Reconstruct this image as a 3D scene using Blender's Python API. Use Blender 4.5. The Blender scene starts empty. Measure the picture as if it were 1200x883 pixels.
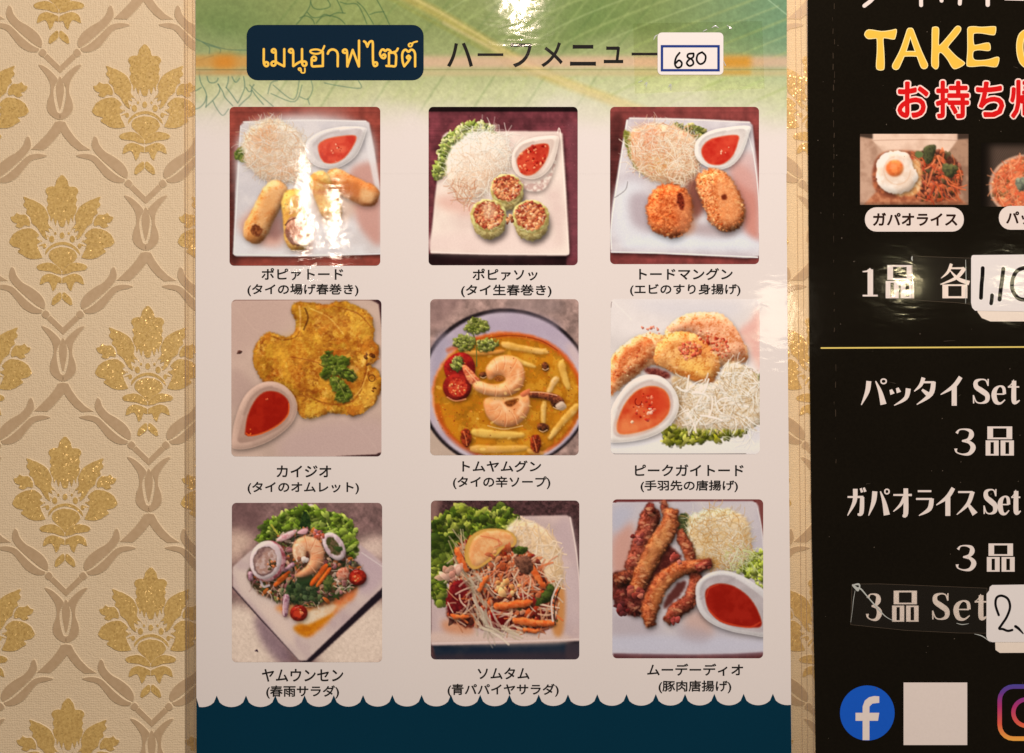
import bpy, math, random
import numpy as np
from mathutils import Vector

# ------------------------------------------------------------------ frame
S = 0.00043                      # metres per photograph pixel on the wall plane
W, H = 1200.0, 883.0
def X(px): return (px - 600.0) * S
def Z(py): return (441.5 - py) * S
MM = 0.001

sc = bpy.context.scene
DC = 0.75
cam_d = bpy.data.cameras.new('camera')
cam = bpy.data.objects.new('camera', cam_d)
sc.collection.objects.link(cam)
cam.location = (0, -DC, 0)
cam.rotation_euler = (math.radians(90), 0, 0)
cam_d.sensor_width = 36.0
cam_d.lens = 36.0 * (DC - 0.001) / (1200 * S)
cam_d.clip_start = 0.01
cam_d.clip_end = 50
sc.camera = cam

world = bpy.data.worlds.new('World')
sc.world = world
world.use_nodes = True
bg = world.node_tree.nodes['Background']
bg.inputs[0].default_value = (1.0, 0.78, 0.62, 1)
bg.inputs[1].default_value = 0.07

def lamp(x, z, d, size, sy, power, col=(1.0, 0.80, 0.62)):
    """a warm ceiling lamp hanging d metres in front of the wall, aimed at it"""
    ld = bpy.data.lights.new('lamp', 'AREA')
    ld.shape = 'ELLIPSE'; ld.size = size; ld.size_y = sy
    ld.energy = power; ld.color = col
    o = bpy.data.objects.new('lamp', ld)
    sc.collection.objects.link(o)
    o.location = (x, -d, z)
    o.rotation_euler = (Vector((0, 0, 0)) - o.location).to_track_quat('-Z', 'Y').to_euler()
    return o
LD = 1.2
lamp(0.012, 0.510, LD, 0.022, 0.095, 3.5, (1.0, 0.78, 0.62))
lamp(-0.272, 0.225, LD, 0.010, 0.15, 0.45, (1.0, 0.82, 0.66))
lamp(-0.232, 0.205, LD, 0.010, 0.10, 0.33, (1.0, 0.80, 0.62))
lamp(0.345, 0.080, LD, 0.05, 0.09, 0.12, (1.0, 0.84, 0.62))
lamp(0.512, 0.122, LD, 0.020, 0.010, 0.10, (1.0, 0.86, 0.5))
lamp(0.654, 0.122, LD, 0.045, 0.030, 0.12, (1.0, 0.88, 0.55))
lamp(0.17, 0.50, 0.75, 0.16, 0.16, 6.3, (1.0, 0.82, 0.70))

sc.view_settings.view_transform = 'Standard'
sc.view_settings.look = 'None'
sc.view_settings.exposure = 0.10
sc.view_settings.gamma = 1.0
sc.render.engine = 'CYCLES'
sc.cycles.max_bounces = 6
sc.cycles.transparent_max_bounces = 12
sc.cycles.use_denoising = True

# ------------------------------------------------------------------ colour
def lin(c):
    c = np.asarray(c, dtype=np.float64) / 255.0
    return np.where(c <= 0.04045, c / 12.92, ((c + 0.055) / 1.055) ** 2.4)
LIGHT = lin((219, 199, 184)) / 0.79          # what white paper shows in this light
def alb(c):
    """the base colour of a surface that looks like c (sRGB) in the photograph's light"""
    return np.clip(lin(c) / LIGHT, 0.0, 0.95)
def alb4(c): return tuple(float(v) for v in alb(c)) + (1.0,)

# ------------------------------------------------------------------ materials
def new_mat(name):
    m = bpy.data.materials.new(name); m.use_nodes = True
    nt = m.node_tree; nt.nodes.clear()
    out = nt.nodes.new('ShaderNodeOutputMaterial')
    p = nt.nodes.new('ShaderNodeBsdfPrincipled')
    nt.links.new(p.outputs[0], out.inputs[0])
    return m, nt, p, out

def ripple(nt, p, dist=0.00010, key='Coat Normal'):
    """uneven surface of laminating film: broad waves, stronger up and down than sideways"""
    geo = nt.nodes.new('ShaderNodeNewGeometry')
    mp = nt.nodes.new('ShaderNodeMapping'); mp.inputs['Scale'].default_value = (45, 1, 110)
    nt.links.new(geo.outputs['Position'], mp.inputs[0])
    n = nt.nodes.new('ShaderNodeTexNoise'); n.inputs['Scale'].default_value = 1.0
    n.inputs['Detail'].default_value = 2.5; n.inputs['Roughness'].default_value = 0.55
    n.inputs['Distortion'].default_value = 0.5
    nt.links.new(mp.outputs[0], n.inputs['Vector'])
    b = nt.nodes.new('ShaderNodeBump'); b.inputs['Strength'].default_value = 1.0
    b.inputs['Distance'].default_value = dist
    fl = nt.nodes.new('ShaderNodeTexVoronoi'); fl.feature = 'SMOOTH_F1'; fl.inputs['Scale'].default_value = 420
    nt.links.new(geo.outputs['Position'], fl.inputs['Vector'])
    ma = nt.nodes.new('ShaderNodeMath'); ma.operation = 'MULTIPLY_ADD'; ma.inputs[1].default_value = 0.06
    nt.links.new(fl.outputs['Distance'], ma.inputs[0]); nt.links.new(n.outputs['Fac'], ma.inputs[2])
    nt.links.new(ma.outputs[0], b.inputs['Height'])
    nt.links.new(b.outputs[0], p.inputs[key])
    return b

def print_mat(name, color=None, rough=0.5, coat=0.55, coat_rough=0.05, attr=False, grain=0.03, dist=0.00010):
    """ink on paper under a clear glossy film"""
    m, nt, p, out = new_mat(name)
    geo = nt.nodes.new('ShaderNodeNewGeometry')
    nz = nt.nodes.new('ShaderNodeTexNoise'); nz.inputs['Scale'].default_value = 900
    nz.inputs['Detail'].default_value = 2
    nt.links.new(geo.outputs['Position'], nz.inputs['Vector'])
    nz2 = nt.nodes.new('ShaderNodeTexNoise'); nz2.inputs['Scale'].default_value = 14
    nz2.inputs['Detail'].default_value = 4
    nt.links.new(geo.outputs['Position'], nz2.inputs['Vector'])
    add = nt.nodes.new('ShaderNodeMath'); add.operation = 'ADD'
    nt.links.new(nz.outputs['Fac'], add.inputs[0]); nt.links.new(nz2.outputs['Fac'], add.inputs[1])
    mr = nt.nodes.new('ShaderNodeMapRange'); mr.inputs[1].default_value = 0.6; mr.inputs[2].default_value = 1.4
    mr.inputs[3].default_value = 1 - grain; mr.inputs[4].default_value = 1 + grain
    nt.links.new(add.outputs[0], mr.inputs[0])
    mul = nt.nodes.new('ShaderNodeVectorMath'); mul.operation = 'MULTIPLY'
    if attr:
        a = nt.nodes.new('ShaderNodeAttribute'); a.attribute_name = 'ink'
        nt.links.new(a.outputs['Color'], mul.inputs[0])
    else:
        mul.inputs[0].default_value = tuple(color[:3])
    nt.links.new(mr.outputs[0], mul.inputs[1])
    nt.links.new(mul.outputs[0], p.inputs['Base Color'])
    p.inputs['Roughness'].default_value = rough
    p.inputs['Specular IOR Level'].default_value = 0.0
    p.inputs['Coat Weight'].default_value = coat
    p.inputs['Coat Roughness'].default_value = coat_rough
    p.inputs['Coat IOR'].default_value = 1.5
    ripple(nt, p, dist)
    return m

MAT = {}
def M(name, *a, **k):
    if name not in MAT: MAT[name] = print_mat(name, *a, **k)
    return MAT[name]

# ------------------------------------------------------------------ objects
def link(o, parent=None):
    sc.collection.objects.link(o)
    if parent is not None: o.parent = parent
    return o
def empty(name, x, z, h, label, cat, group=None):
    o = bpy.data.objects.new(name, None)
    o.location = (x, -h * MM, z)
    o.empty_display_size = 0.02
    link(o)
    o['label'] = label; o['category'] = cat
    if group: o['group'] = group
    bpy.context.view_layer.update()
    return o
def mesh_obj(name, verts, faces, mat, parent=None, h=0.0, flat=True):
    """verts: world (x, y, z); moved into the parent's frame"""
    me = bpy.data.meshes.new(name)
    off = Vector(parent.location) if parent is not None else Vector((0, 0, 0))
    if parent is not None and parent.parent is not None: off = off + Vector(parent.parent.location)
    me.from_pydata([(v[0] - off.x, v[1] - off.y, v[2] - off.z) for v in verts], [], faces)
    me.materials.append(mat)
    me.update()
    return link(bpy.data.objects.new(name, me), parent)

def catmull(pts, n=6, closed=True):
    pts = [np.array(p, float) for p in pts]
    N = len(pts); out = []
    rng_ = range(N) if closed else range(N - 1)
    for i in rng_:
        if closed: p0, p1, p2, p3 = pts[i - 1], pts[i], pts[(i + 1) % N], pts[(i + 2) % N]
        else: p0, p1, p2, p3 = pts[max(i - 1, 0)], pts[i], pts[i + 1], pts[min(i + 2, N - 1)]
        for k in range(n):
            t = k / n
            out.append(0.5 * ((2 * p1) + (-p0 + p2) * t + (2 * p0 - 5 * p1 + 4 * p2 - p3) * t * t + (-p0 + 3 * p1 - 3 * p2 + p3) * t ** 3))
    if not closed: out.append(pts[-1])
    return np.array(out)

def rrect(x0, y0, x1, y1, r, n=6):
    out = []
    for cx, cy, a0 in ((x1 - r, y0 + r, -90), (x1 - r, y1 - r, 0), (x0 + r, y1 - r, 90), (x0 + r, y0 + r, 180)):
        for k in range(n + 1):
            a = math.radians(a0 + 90 * k / n)
            out.append((cx + r * math.cos(a), cy + r * math.sin(a)))
    return out

class Sheet:
    """collects flat pieces (pixel outlines) lying or standing proud of the wall; one mesh"""
    def __init__(s): s.v = []; s.f = []; s.k = 0; s.side = set()
    def poly(s, pts, h, t=0.0, bev=0.0):
        """an n-gon whose face is h mm off the wall, sides going back t mm (bev px wider at the back)"""
        pts = list(pts)
        a = sum(pts[i][0] * pts[(i + 1) % len(pts)][1] - pts[(i + 1) % len(pts)][0] * pts[i][1] for i in range(len(pts)))
        if a > 0: pts = pts[::-1]
        b = len(s.v); n = len(pts)
        for p in pts: s.v.append((X(p[0]), -h * MM, Z(p[1])))
        s.f.append(tuple(range(b, b + n)))
        if t > 0:
            P = np.array(pts, float)
            d = np.roll(P, -1, 0) - np.roll(P, 1, 0)
            ln = np.maximum(np.hypot(d[:, 0], d[:, 1]), 1e-6)
            nrm = np.stack([-d[:, 1] / ln, d[:, 0] / ln], 1) * -1
            Q = P - nrm * bev
            for q in Q: s.v.append((X(q[0]), -(h - t) * MM, Z(q[1])))
            for i in range(n):
                j = (i + 1) % n
                s.side.add(len(s.f)); s.f.append((b + i, b + n + i, b + n + j, b + j))
        return s
    def ribbon(s, pts, w, h, n=5, step=0.008, smooth=True, cap=True):
        """a brush stroke: centre line with widths (px)"""
        if not hasattr(w, '__len__'): w = [w] * len(pts)
        P = [(p[0], p[1], ww) for p, ww in zip(pts, w)]
        C = catmull(P, n, False) if smooth and len(P) > 2 else np.array(P, float)
        d = np.gradient(C[:, :2], axis=0)
        ln = np.maximum(np.hypot(d[:, 0], d[:, 1]), 1e-6); d = d / ln[:, None]
        nr = np.stack([-d[:, 1], d[:, 0]], 1)
        L = C[:, :2] + nr * C[:, 2:3] / 2; R = C[:, :2] - nr * C[:, 2:3] / 2
        hh = h + s.k * step; s.k += 1
        out = list(map(tuple, L)); 
        if cap:
            e = C[-1]; a = math.atan2(nr[-1, 1], nr[-1, 0])
            for q in range(1, 5):
                t = a - math.pi * q / 5
                out.append((e[0] + math.cos(t) * e[2] / 2, e[1] + math.sin(t) * e[2] / 2))
        out += list(map(tuple, R[::-1]))
        if cap:
            e = C[0]; a = math.atan2(-nr[0, 1], -nr[0, 0])
            for q in range(1, 5):
                t = a - math.pi * q / 5
                out.append((e[0] + math.cos(t) * e[2] / 2, e[1] + math.sin(t) * e[2] / 2))
        # as quads along the stroke so that self-crossing strokes stay clean
        b = len(s.v); m = len(C)
        for i in range(m):
            z = hh + 0.004 * i / m
            s.v.append((X(L[i, 0]), -z * MM, Z(L[i, 1]))); s.v.append((X(R[i, 0]), -z * MM, Z(R[i, 1])))
        for i in range(m - 1): s.f.append((b + 2 * i, b + 2 * i + 2, b + 2 * i + 3, b + 2 * i + 1))
        if cap:
            for (e, nn, z) in ((C[-1], nr[-1], hh + 0.0045), (C[0], -nr[0], hh - 0.001)):
                a = math.atan2(nn[1], nn[0]); c0 = len(s.v); k = 6
                for q in range(k + 1):
                    t = a - math.pi * q / k
                    s.v.append((X(e[0] + math.cos(t) * e[2] / 2), -z * MM, Z(e[1] + math.sin(t) * e[2] / 2)))
                s.f.append(tuple(range(c0, c0 + k + 1)))
        return s
    def build(s, name, mat, parent=None, side_mat=None):
        o = mesh_obj(name, s.v, s.f, mat, parent)
        if side_mat:
            o.data.materials.append(side_mat)
            for k in s.side: o.data.polygons[k].material_index = 1
        return o

def text_geo(txt, box, offset=0.0, shear=0.0):
    """the glyph outlines of txt fitted into the pixel box -> (verts px, faces)"""
    cu = bpy.data.curves.new('lettering', 'FONT')
    cu.body = txt; cu.size = 1.0; cu.offset = offset; cu.resolution_u = 3; cu.fill_mode = 'FRONT'
    o = bpy.data.objects.new('lettering', cu); sc.collection.objects.link(o)
    dg = bpy.context.evaluated_depsgraph_get()
    me = bpy.data.meshes.new_from_object(o.evaluated_get(dg))
    co = np.zeros(len(me.vertices) * 3); me.vertices.foreach_get('co', co); co = co.reshape(-1, 3)
    fs = [tuple(p.vertices) for p in me.polygons]
    bpy.data.objects.remove(o); bpy.data.curves.remove(cu); bpy.data.meshes.remove(me)
    x0, y0 = co[:, 0].min(), co[:, 1].min(); x1, y1 = co[:, 0].max(), co[:, 1].max()
    bx0, by0, bx1, by1 = box
    px = bx0 + (co[:, 0] - x0) / (x1 - x0) * (bx1 - bx0)
    py = by1 - (co[:, 1] - y0) / (y1 - y0) * (by1 - by0)
    px = px + shear * (by1 - py)
    return np.stack([px, py], 1), fs
def lettering(name, items, h, mat, parent, offset=0.0):
    V = []; F = []
    for it in items:
        txt, box = it[0], it[1]
        p, fs = text_geo(txt, box, it[2] if len(it) > 2 else offset)
        b = len(V)
        V += [(X(a), -h * MM, Z(c)) for a, c in p]
        F += [tuple(i + b for i in f) for f in fs]
    return mesh_obj(name, V, F, mat, parent)

def bold_lettering(name, items, r, h, mat, parent, n=8):
    """heavy letters: each outline repeated round a small circle, every copy a hair higher"""
    V = []; F = []; k = 0
    for txt, box in items:
        p, fs = text_geo(txt, (box[0] + r, box[1] + r, box[2] - r, box[3] - r), 0.0)
        for q in range(n + 1):
            dx, dy = (0, 0) if q == n else (r * math.cos(6.2832 * q / n), r * math.sin(6.2832 * q / n))
            b = len(V); z = (h + .0035 * q) * MM
            V += [(X(u + dx), -z, Z(v + dy)) for u, v in p]
            F += [tuple(i + b for i in f) for f in fs]
    return mesh_obj(name, V, F, mat, parent)
# ------------------------------------------------------------------ painting flat print
# A printed picture is a fine grid of ink values, painted here stroke by stroke with numpy
# and stored as one colour per grid point of the printed sheet.
_ncache = {}
def vnoise(h, w, scale, seed, octaves=3):
    key = (h, w, round(scale, 2), seed, octaves)
    if key in _ncache: return _ncache[key]
    tot = np.zeros((h, w), np.float32); amp = 1.0; nrm = 0
    r = np.random.RandomState(seed)
    for o in range(octaves):
        s = max(scale / 2 ** o, 1.5)
        gh, gw = int(h / s) + 3, int(w / s) + 3
        g = r.rand(gh, gw).astype(np.float32)
        yy = np.arange(h) / s; xx = np.arange(w) / s
        yi = yy.astype(int); xi = xx.astype(int)
        fy = (yy - yi)[:, None]; fx = (xx - xi)[None, :]
        fy = fy * fy * (3 - 2 * fy); fx = fx * fx * (3 - 2 * fx)
        a = g[yi][:, xi]; b = g[yi][:, xi + 1]; c = g[yi + 1][:, xi]; d = g[yi + 1][:, xi + 1]
        tot += amp * ((a * (1 - fx) + b * fx) * (1 - fy) + (c * (1 - fx) + d * fx) * fy)
        nrm += amp; amp *= 0.55
    tot = tot / nrm
    tot = (tot - tot.mean()) / (tot.std() + 1e-6)          # unit variance, zero mean
    _ncache[key] = tot
    return tot
def bblur(a, r):
    r = int(round(r))
    if r < 1: return a
    for _ in range(2):
        for ax in (0, 1):
            p = [(0, 0), (0, 0)]; p[ax] = (r + 1, r)
            c = np.cumsum(np.pad(a, p, mode='edge'), axis=ax, dtype=np.float64)
            n = a.shape[ax]
            hi = np.take(c, range(2 * r + 1, 2 * r + 1 + n), axis=ax)
            lo = np.take(c, range(0, n), axis=ax)
            a = ((hi - lo) / (2 * r + 1)).astype(np.float32)
    return a

class Canvas:
    def __init__(s, w, h, base, seed=1):
        s.w, s.h = w, h
        s.a = np.empty((h, w, 3), np.float32); s.a[:] = np.array(base, np.float32)
        s.rnd = random.Random(seed); s.seed = seed
    def _sm(s, pts, smooth):
        return catmull(pts, 5, True) if smooth else np.array(pts, float)
    def mask(s, pts, smooth=True, rough=0, rscale=12, blur=1, pad=6):
        P = s._sm(pts, smooth)
        pad = pad + int(rough * 3) + int(blur * 2)
        x0 = max(int(P[:, 0].min()) - pad, 0); x1 = min(int(P[:, 0].max()) + pad + 1, s.w)
        y0 = max(int(P[:, 1].min()) - pad, 0); y1 = min(int(P[:, 1].max()) + pad + 1, s.h)
        if x1 <= x0 or y1 <= y0: return None, None
        yy, xx = np.mgrid[y0:y1, x0:x1].astype(np.float32)
        if rough > 0:
            s.seed += 1
            xx = xx + rough * vnoise(s.h, s.w, rscale, 11 + s.seed % 7, 3)[y0:y1, x0:x1]
            yy = yy + rough * vnoise(s.h, s.w, rscale, 31 + s.seed % 5, 3)[y0:y1, x0:x1]
        ins = np.zeros(xx.shape, bool)
        n = len(P)
        for i in range(n):
            ax, ay = P[i]; bx, by = P[(i + 1) % n]
            if ay == by: continue
            c = ((ay > yy) != (by > yy)) & (xx < (bx - ax) * (yy - ay) / (by - ay) + ax)
            ins ^= c
        m = ins.astype(np.float32)
        if blur: m = bblur(m, blur)
        return m, (slice(y0, y1), slice(x0, x1))
    def comp(s, m, sl, col, alpha=1.0):
        m = (m * alpha)[..., None]
        s.a[sl] = s.a[sl] * (1 - m) + col * m
    def poly(s, pts, c1, c2=None, ts=18, tc=0.9, rough=0, rscale=12, blur=1, shade=0, sr=14, light=(-0.5, -0.85),
             alpha=1, smooth=True, shadow=0, sh=(6, 8), shb=8, rim=0, seed=None, oct=3):
        m, sl = s.mask(pts, smooth, rough * 0.55, rscale, blur + 0.6, pad=8 + int(sr if shade else 0) + int(shb if shadow else 0))
        if m is None: return
        if shadow:
            ms = np.roll(np.roll(bblur(m, shb), sh[1], 0), sh[0], 1)
            if sh[1] > 0: ms[:sh[1]] = 0
            if sh[0] > 0: ms[:, :sh[0]] = 0
            s.a[sl] *= (1 - shadow * ms)[..., None]
        col = np.empty(m.shape + (3,), np.float32); col[:] = np.array(c1, np.float32)
        if c2 is not None:
            sd = seed if seed is not None else 51 + (s.seed * 3) % 17
            n = vnoise(s.h, s.w, ts, sd, oct)[sl]
            t = np.clip(0.5 + n * tc * 0.5, 0, 1)[..., None]
            col = col * (1 - t) + np.array(c2, np.float32) * t
        if shade:
            hgt = bblur(m, sr)
            gy, gx = np.gradient(hgt)
            k = (gx * light[0] * -1 + gy * light[1] * -1) * sr
            col = col * (1 + shade * np.clip(k * 2.2, -1, 1))[..., None]
        if rim:
            hgt = bblur(m, max(sr * 0.5, 3))
            col = col * (1 - rim * np.clip((1 - hgt) * 2, 0, 1))[..., None]
        s.comp(m, sl, np.clip(col, 0, 255), alpha)
    def line(s, pts, w, col, alpha=1, smooth=True, soft=1.0, taper=False):
        P = catmull(pts, 3 if len(pts) == 5 else 5, False) if smooth and len(pts) > 2 else np.array(pts, float)
        pad = w + 3
        x0 = max(int(P[:, 0].min() - pad), 0); x1 = min(int(P[:, 0].max() + pad) + 1, s.w)
        y0 = max(int(P[:, 1].min() - pad), 0); y1 = min(int(P[:, 1].max() + pad) + 1, s.h)
        if x1 <= x0 or y1 <= y0: return
        yy, xx = np.mgrid[y0:y1, x0:x1].astype(np.float32)
        best = np.full(xx.shape, 1e9, np.float32)
        n = len(P) - 1
        for i in range(n):
            ax, ay = P[i]; bx, by = P[i + 1]
            dx, dy = bx - ax, by - ay; L = dx * dx + dy * dy + 1e-9
            t = np.clip(((xx - ax) * dx + (yy - ay) * dy) / L, 0, 1)
            d = np.hypot(xx - ax - t * dx, yy - ay - t * dy)
            if taper: d = d + w * 0.5 * abs((i + .5) / n * 2 - 1) ** 2
            best = np.minimum(best, d)
        m = np.clip((w / 2 + soft * 0.5 - best) / soft, 0, 1)
        s.comp(m, (slice(y0, y1), slice(x0, x1)), np.array(col, np.float32), alpha)
    def inside(s, poly, n):
        P = s._sm(poly, True)
        x0, y0 = P.min(0); x1, y1 = P.max(0); out = []
        k = len(P); t = 0
        while len(out) < n and t < n * 40:
            t += 1
            x = s.rnd.uniform(x0, x1); y = s.rnd.uniform(y0, y1); ins = False
            for i in range(k):
                ax, ay = P[i]; bx, by = P[(i + 1) % k]
                if (ay > y) != (by > y) and x < (bx - ax) * (y - ay) / (by - ay) + ax: ins = not ins
            if ins: out.append((x, y))
        return out
    def strands(s, region, n, length, w, cols, curl=1.2, alpha=0.85, direction=None, spread=3.2, dark=0.35, jit=14):
        R = s.rnd
        for (x, y) in s.inside(region, n):
            a = R.uniform(0, 6.28) if direction is None else direction + R.uniform(-spread, spread)
            L = length * R.uniform(0.5, 1.2); k = R.uniform(-curl, curl)
            pts = []; px, py = x - math.cos(a) * L / 2, y - math.sin(a) * L / 2
            for i in range(5):
                pts.append((px, py)); px += math.cos(a) * L / 4; py += math.sin(a) * L / 4; a += k / 4 + R.uniform(-.15, .15)
            c = R.choice(cols); j = R.uniform(-jit, jit); c = [max(0, min(255, v + j)) for v in c]
            ww = w * R.uniform(0.7, 1.3)
            if dark: s.line([(p[0] + 1.5, p[1] + 2.5) for p in pts], ww, [v * 0.6 for v in c], alpha * dark * .8, True, 3)
            s.line(pts, ww * .9, c, alpha * R.uniform(.45, 1), True, 2.4)
    def dab(s, x, y, r, e, a, c, alpha=1, shade=.35, wob=.18, shadow=0, soft=1.6):
        """one small rounded piece with an uneven rim, lit from the upper left"""
        R = r * e + 4; x0 = max(int(x - R), 0); x1 = min(int(x + R) + 1, s.w); y0 = max(int(y - R), 0); y1 = min(int(y + R) + 1, s.h)
        if x1 <= x0 or y1 <= y0: return
        yy, xx = np.mgrid[y0:y1, x0:x1].astype(np.float32); dx = xx - x; dy = yy - y
        ca, sa = math.cos(a), math.sin(a); u = (dx * ca + dy * sa) / e; v = -dx * sa + dy * ca
        th = np.arctan2(v, u); ph = s.rnd.uniform(0, 6.28); k = s.rnd.choice((2, 3, 3)); wob = wob * .6
        d = np.hypot(u, v) / (r * (1 + wob * np.sin(k * th + ph) + wob * .3 * np.sin((k + 2) * th - ph)))
        m = np.clip((1 - d) * r / soft + .5, 0, 1)
        if shadow:
            m2 = np.clip(1.35 - d, 0, 1) * shadow; sl2 = (slice(min(y0 + 2, s.h - (y1 - y0)), min(y0 + 2, s.h - (y1 - y0)) + (y1 - y0)), slice(x0, x1)); s.a[sl2] *= (1 - .5 * m2)[..., None]
        f = 1 + shade * np.clip(-(dx * .5 + dy * .85) / (r * e * .8), -1, 1)
        s.comp(m, (slice(y0, y1), slice(x0, x1)), np.clip(np.array(c, np.float32) * f[..., None], 0, 255), alpha)
    def bits(s, region, n, r, cols, alpha=0.9, shade=0.35, jit=18, elong=1.6):
        R = s.rnd; r = r * .85 if n > 20 else r; n = int(n * 1.25) if n > 20 else n; alpha = alpha * (.85 if n > 20 else 1)
        for (x, y) in s.inside(region, n):
            c = R.choice(cols); j = R.uniform(-jit, jit); c = [max(0, min(255, v + j)) for v in c]
            s.dab(x, y, r * R.uniform(0.5, 1.2), R.uniform(1, elong), R.uniform(0, 6.28), c, alpha, shade)
    def grad(s, pts, dx, dy, amt, blur=20, smooth=True):
        """darken / lighten softly"""
        m, sl = s.mask(pts, smooth, 0, 12, blur, pad=int(blur * 2))
        if m is None: return
        s.a[sl] = np.clip(s.a[sl] * (1 + amt * m)[..., None], 0, 255)
    def tex(s, pts, amp=.14, s1=14, s2=5, warm=0, seed=3, blur=2):
        """crust: patchy light and dark at two sizes inside an outline"""
        m, sl = s.mask(pts, True, 2, 12, blur)
        if m is None: return
        amp = amp * .55
        n = vnoise(s.h, s.w, s1, 200 + seed, 3)[sl] * .6 + vnoise(s.h, s.w, s2, 300 + seed, 2)[sl] * .5
        gy, gx = np.gradient(vnoise(s.h, s.w, s1 * .7, 400 + seed, 3)[sl]); n = n - (gx * .5 + gy * .9) * s1 * .12
        f = 1 + amp * np.clip(n, -2.2, 2.2) * m
        w_ = warm * np.clip(-n, 0, 2) * m
        a = s.a[sl] * f[..., None]; a[..., 2] *= (1 - w_ * .5); a[..., 1] *= (1 - w_ * .25)
        s.a[sl] = np.clip(a, 0, 255)
    def spec(s, region, n, r, col=(250, 226, 196), alpha=.6):
        """small wet glints"""
        for (x, y) in s.inside(region, n): s.dab(x, y, r * s.rnd.uniform(.4, 1), s.rnd.uniform(1.2, 3), s.rnd.uniform(-.6, .6), col, alpha * s.rnd.uniform(.4, 1), 0, .2, soft=3)
    def bowl(s, outer, inner, sauce, c_rim, c_in, sa, sb, shadow=(4, 9)):
        """a glazed pouring dish seen from above with sauce in it"""
        s.poly(outer, c_rim, [v * .95 for v in c_rim], ts=70, shade=.16, sr=10, shadow=.42, sh=shadow, shb=12)
        s.poly(inner, c_in, [v * .93 for v in c_in], ts=60, blur=2)
        P = catmull(inner, 4)
        cx, cy = P.mean(0)
        s.line([p for p in P if p[1] < cy and p[0] < cx + 30] or P[:4], 9, [v * .86 for v in c_in], .6, False, 10)
        s.line(list(map(tuple, catmull(outer, 4))) , 3.5, [min(255, v * 1.07) for v in c_rim], .55, False, 3)
        s.poly(sauce, sa, sb, ts=40, tc=.8, blur=1.5)
        Q = catmull(sauce, 4); k = len(Q)
        s.line(list(map(tuple, Q)) + [tuple(Q[0])], 6, [min(255, sa[0] * 1.12), sa[1] * 1.6 + 12, sa[2] * 1.3 + 6], .5, False, 5)
    def tint(s, pts, col, alpha, blur=15, smooth=True, rough=0, rscale=20):
        m, sl = s.mask(pts, smooth, rough, rscale, blur, pad=int(blur * 2) + 4)
        if m is None: return
        s.comp(m, sl, np.array(col, np.float32), alpha)
    def finish(s, bal, sharp=.45, contrast=.10):
        """what the printer and the camera did to the picture: balance, contrast, sharpening"""
        a = s.a
        soft = np.stack([bblur(a[..., i], 3) for i in range(3)], -1)
        a = a + sharp * (a - soft)
        t = np.clip(a / 255, 0, 1); t = t + contrast * (t * t * (3 - 2 * t) - t) * 2
        s.a = np.clip(t * 255 * np.array(bal, np.float32), 0, 255).astype(np.float32)
        return s
    def grain(s, amt, scale=2, seed=5):
        amt *= .45
        n = vnoise(s.h, s.w, scale, seed, 2)
        s.a = np.clip(s.a * (1 + amt * n)[..., None], 0, 255)
    def ruffle(s, region, n, r, cols, alpha=0.9):
        """frilly lettuce: many small curled lobes, pale rims over dark folds"""
        R = s.rnd
        for (x, y) in s.inside(region, int(n * 3)):
            rr = r * R.uniform(0.22, 0.66); c = R.choice(cols); j = R.uniform(-16, 10); c = [max(0, min(255, v + j)) for v in c]
            a = R.uniform(0, 6.28)
            s.dab(x + 1, y + 3, rr * 1.1, 1.5, a, [v * .5 for v in c], alpha * .45, 0, .3, soft=4)
            s.dab(x, y, rr, R.uniform(1.1, 2.2), a, c, alpha * .8, .5, .62, soft=2.6)
            if R.random() < .4: s.line([(x - rr, y - rr * .3), (x, y - rr * .7), (x + rr, y - rr * .2)], 2.2, [min(255, v * 1.25) for v in c], .5, True, 2.5)

def ell(cx, cy, rx, ry, a=0, n=14):
    a = math.radians(a); out = []
    for i in range(n):
        t = 6.2832 * i / n; u, v = rx * math.cos(t), ry * math.sin(t)
        out.append((cx + u * math.cos(a) - v * math.sin(a), cy + u * math.sin(a) + v * math.cos(a)))
    return out
def caps(p0, p1, w0, w1, bend=0, n=6):
    """an elongated rounded outline from p0 to p1"""
    (x0, y0), (x1, y1) = p0, p1
    L = math.hypot(x1 - x0, y1 - y0); ux, uy = (x1 - x0) / L, (y1 - y0) / L; nx, ny = -uy, ux
    A = []; B = []
    for i in range(n + 1):
        t = i / n; w = (w0 * (1 - t) + w1 * t) / 2 * min(1, 0.55 + 1.8 * min(t, 1 - t) * 2)
        b = bend * math.sin(math.pi * t)
        cx, cy = x0 + ux * L * t + nx * b, y0 + uy * L * t + ny * b
        A.append((cx + nx * w, cy + ny * w)); B.append((cx - nx * w, cy - ny * w))
    return A + B[::-1]

def path_outline(path, ws, n=4):
    """outline of a piece whose middle line bends through the given points"""
    C = catmull([(p[0], p[1], w) for p, w in zip(path, ws)], n, False)
    d = np.gradient(C[:, :2], axis=0); d /= np.maximum(np.hypot(d[:, 0], d[:, 1]), 1e-6)[:, None]
    nr = np.stack([-d[:, 1], d[:, 0]], 1) * C[:, 2:3] / 2
    return [tuple(p) for p in C[:, :2] + nr] + [tuple(p) for p in (C[:, :2] - nr)[::-1]]
# ------------------------------------------------------------------ the nine printed dish pictures
# every outline is in the picture's own units (3.679 per photograph pixel)
GN = [(96, 120, 40), (130, 150, 60), (70, 95, 35), (165, 175, 95)]
NOOD = [(238, 222, 205), (228, 205, 180), (245, 235, 225), (222, 185, 150), (235, 200, 170)]

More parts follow.
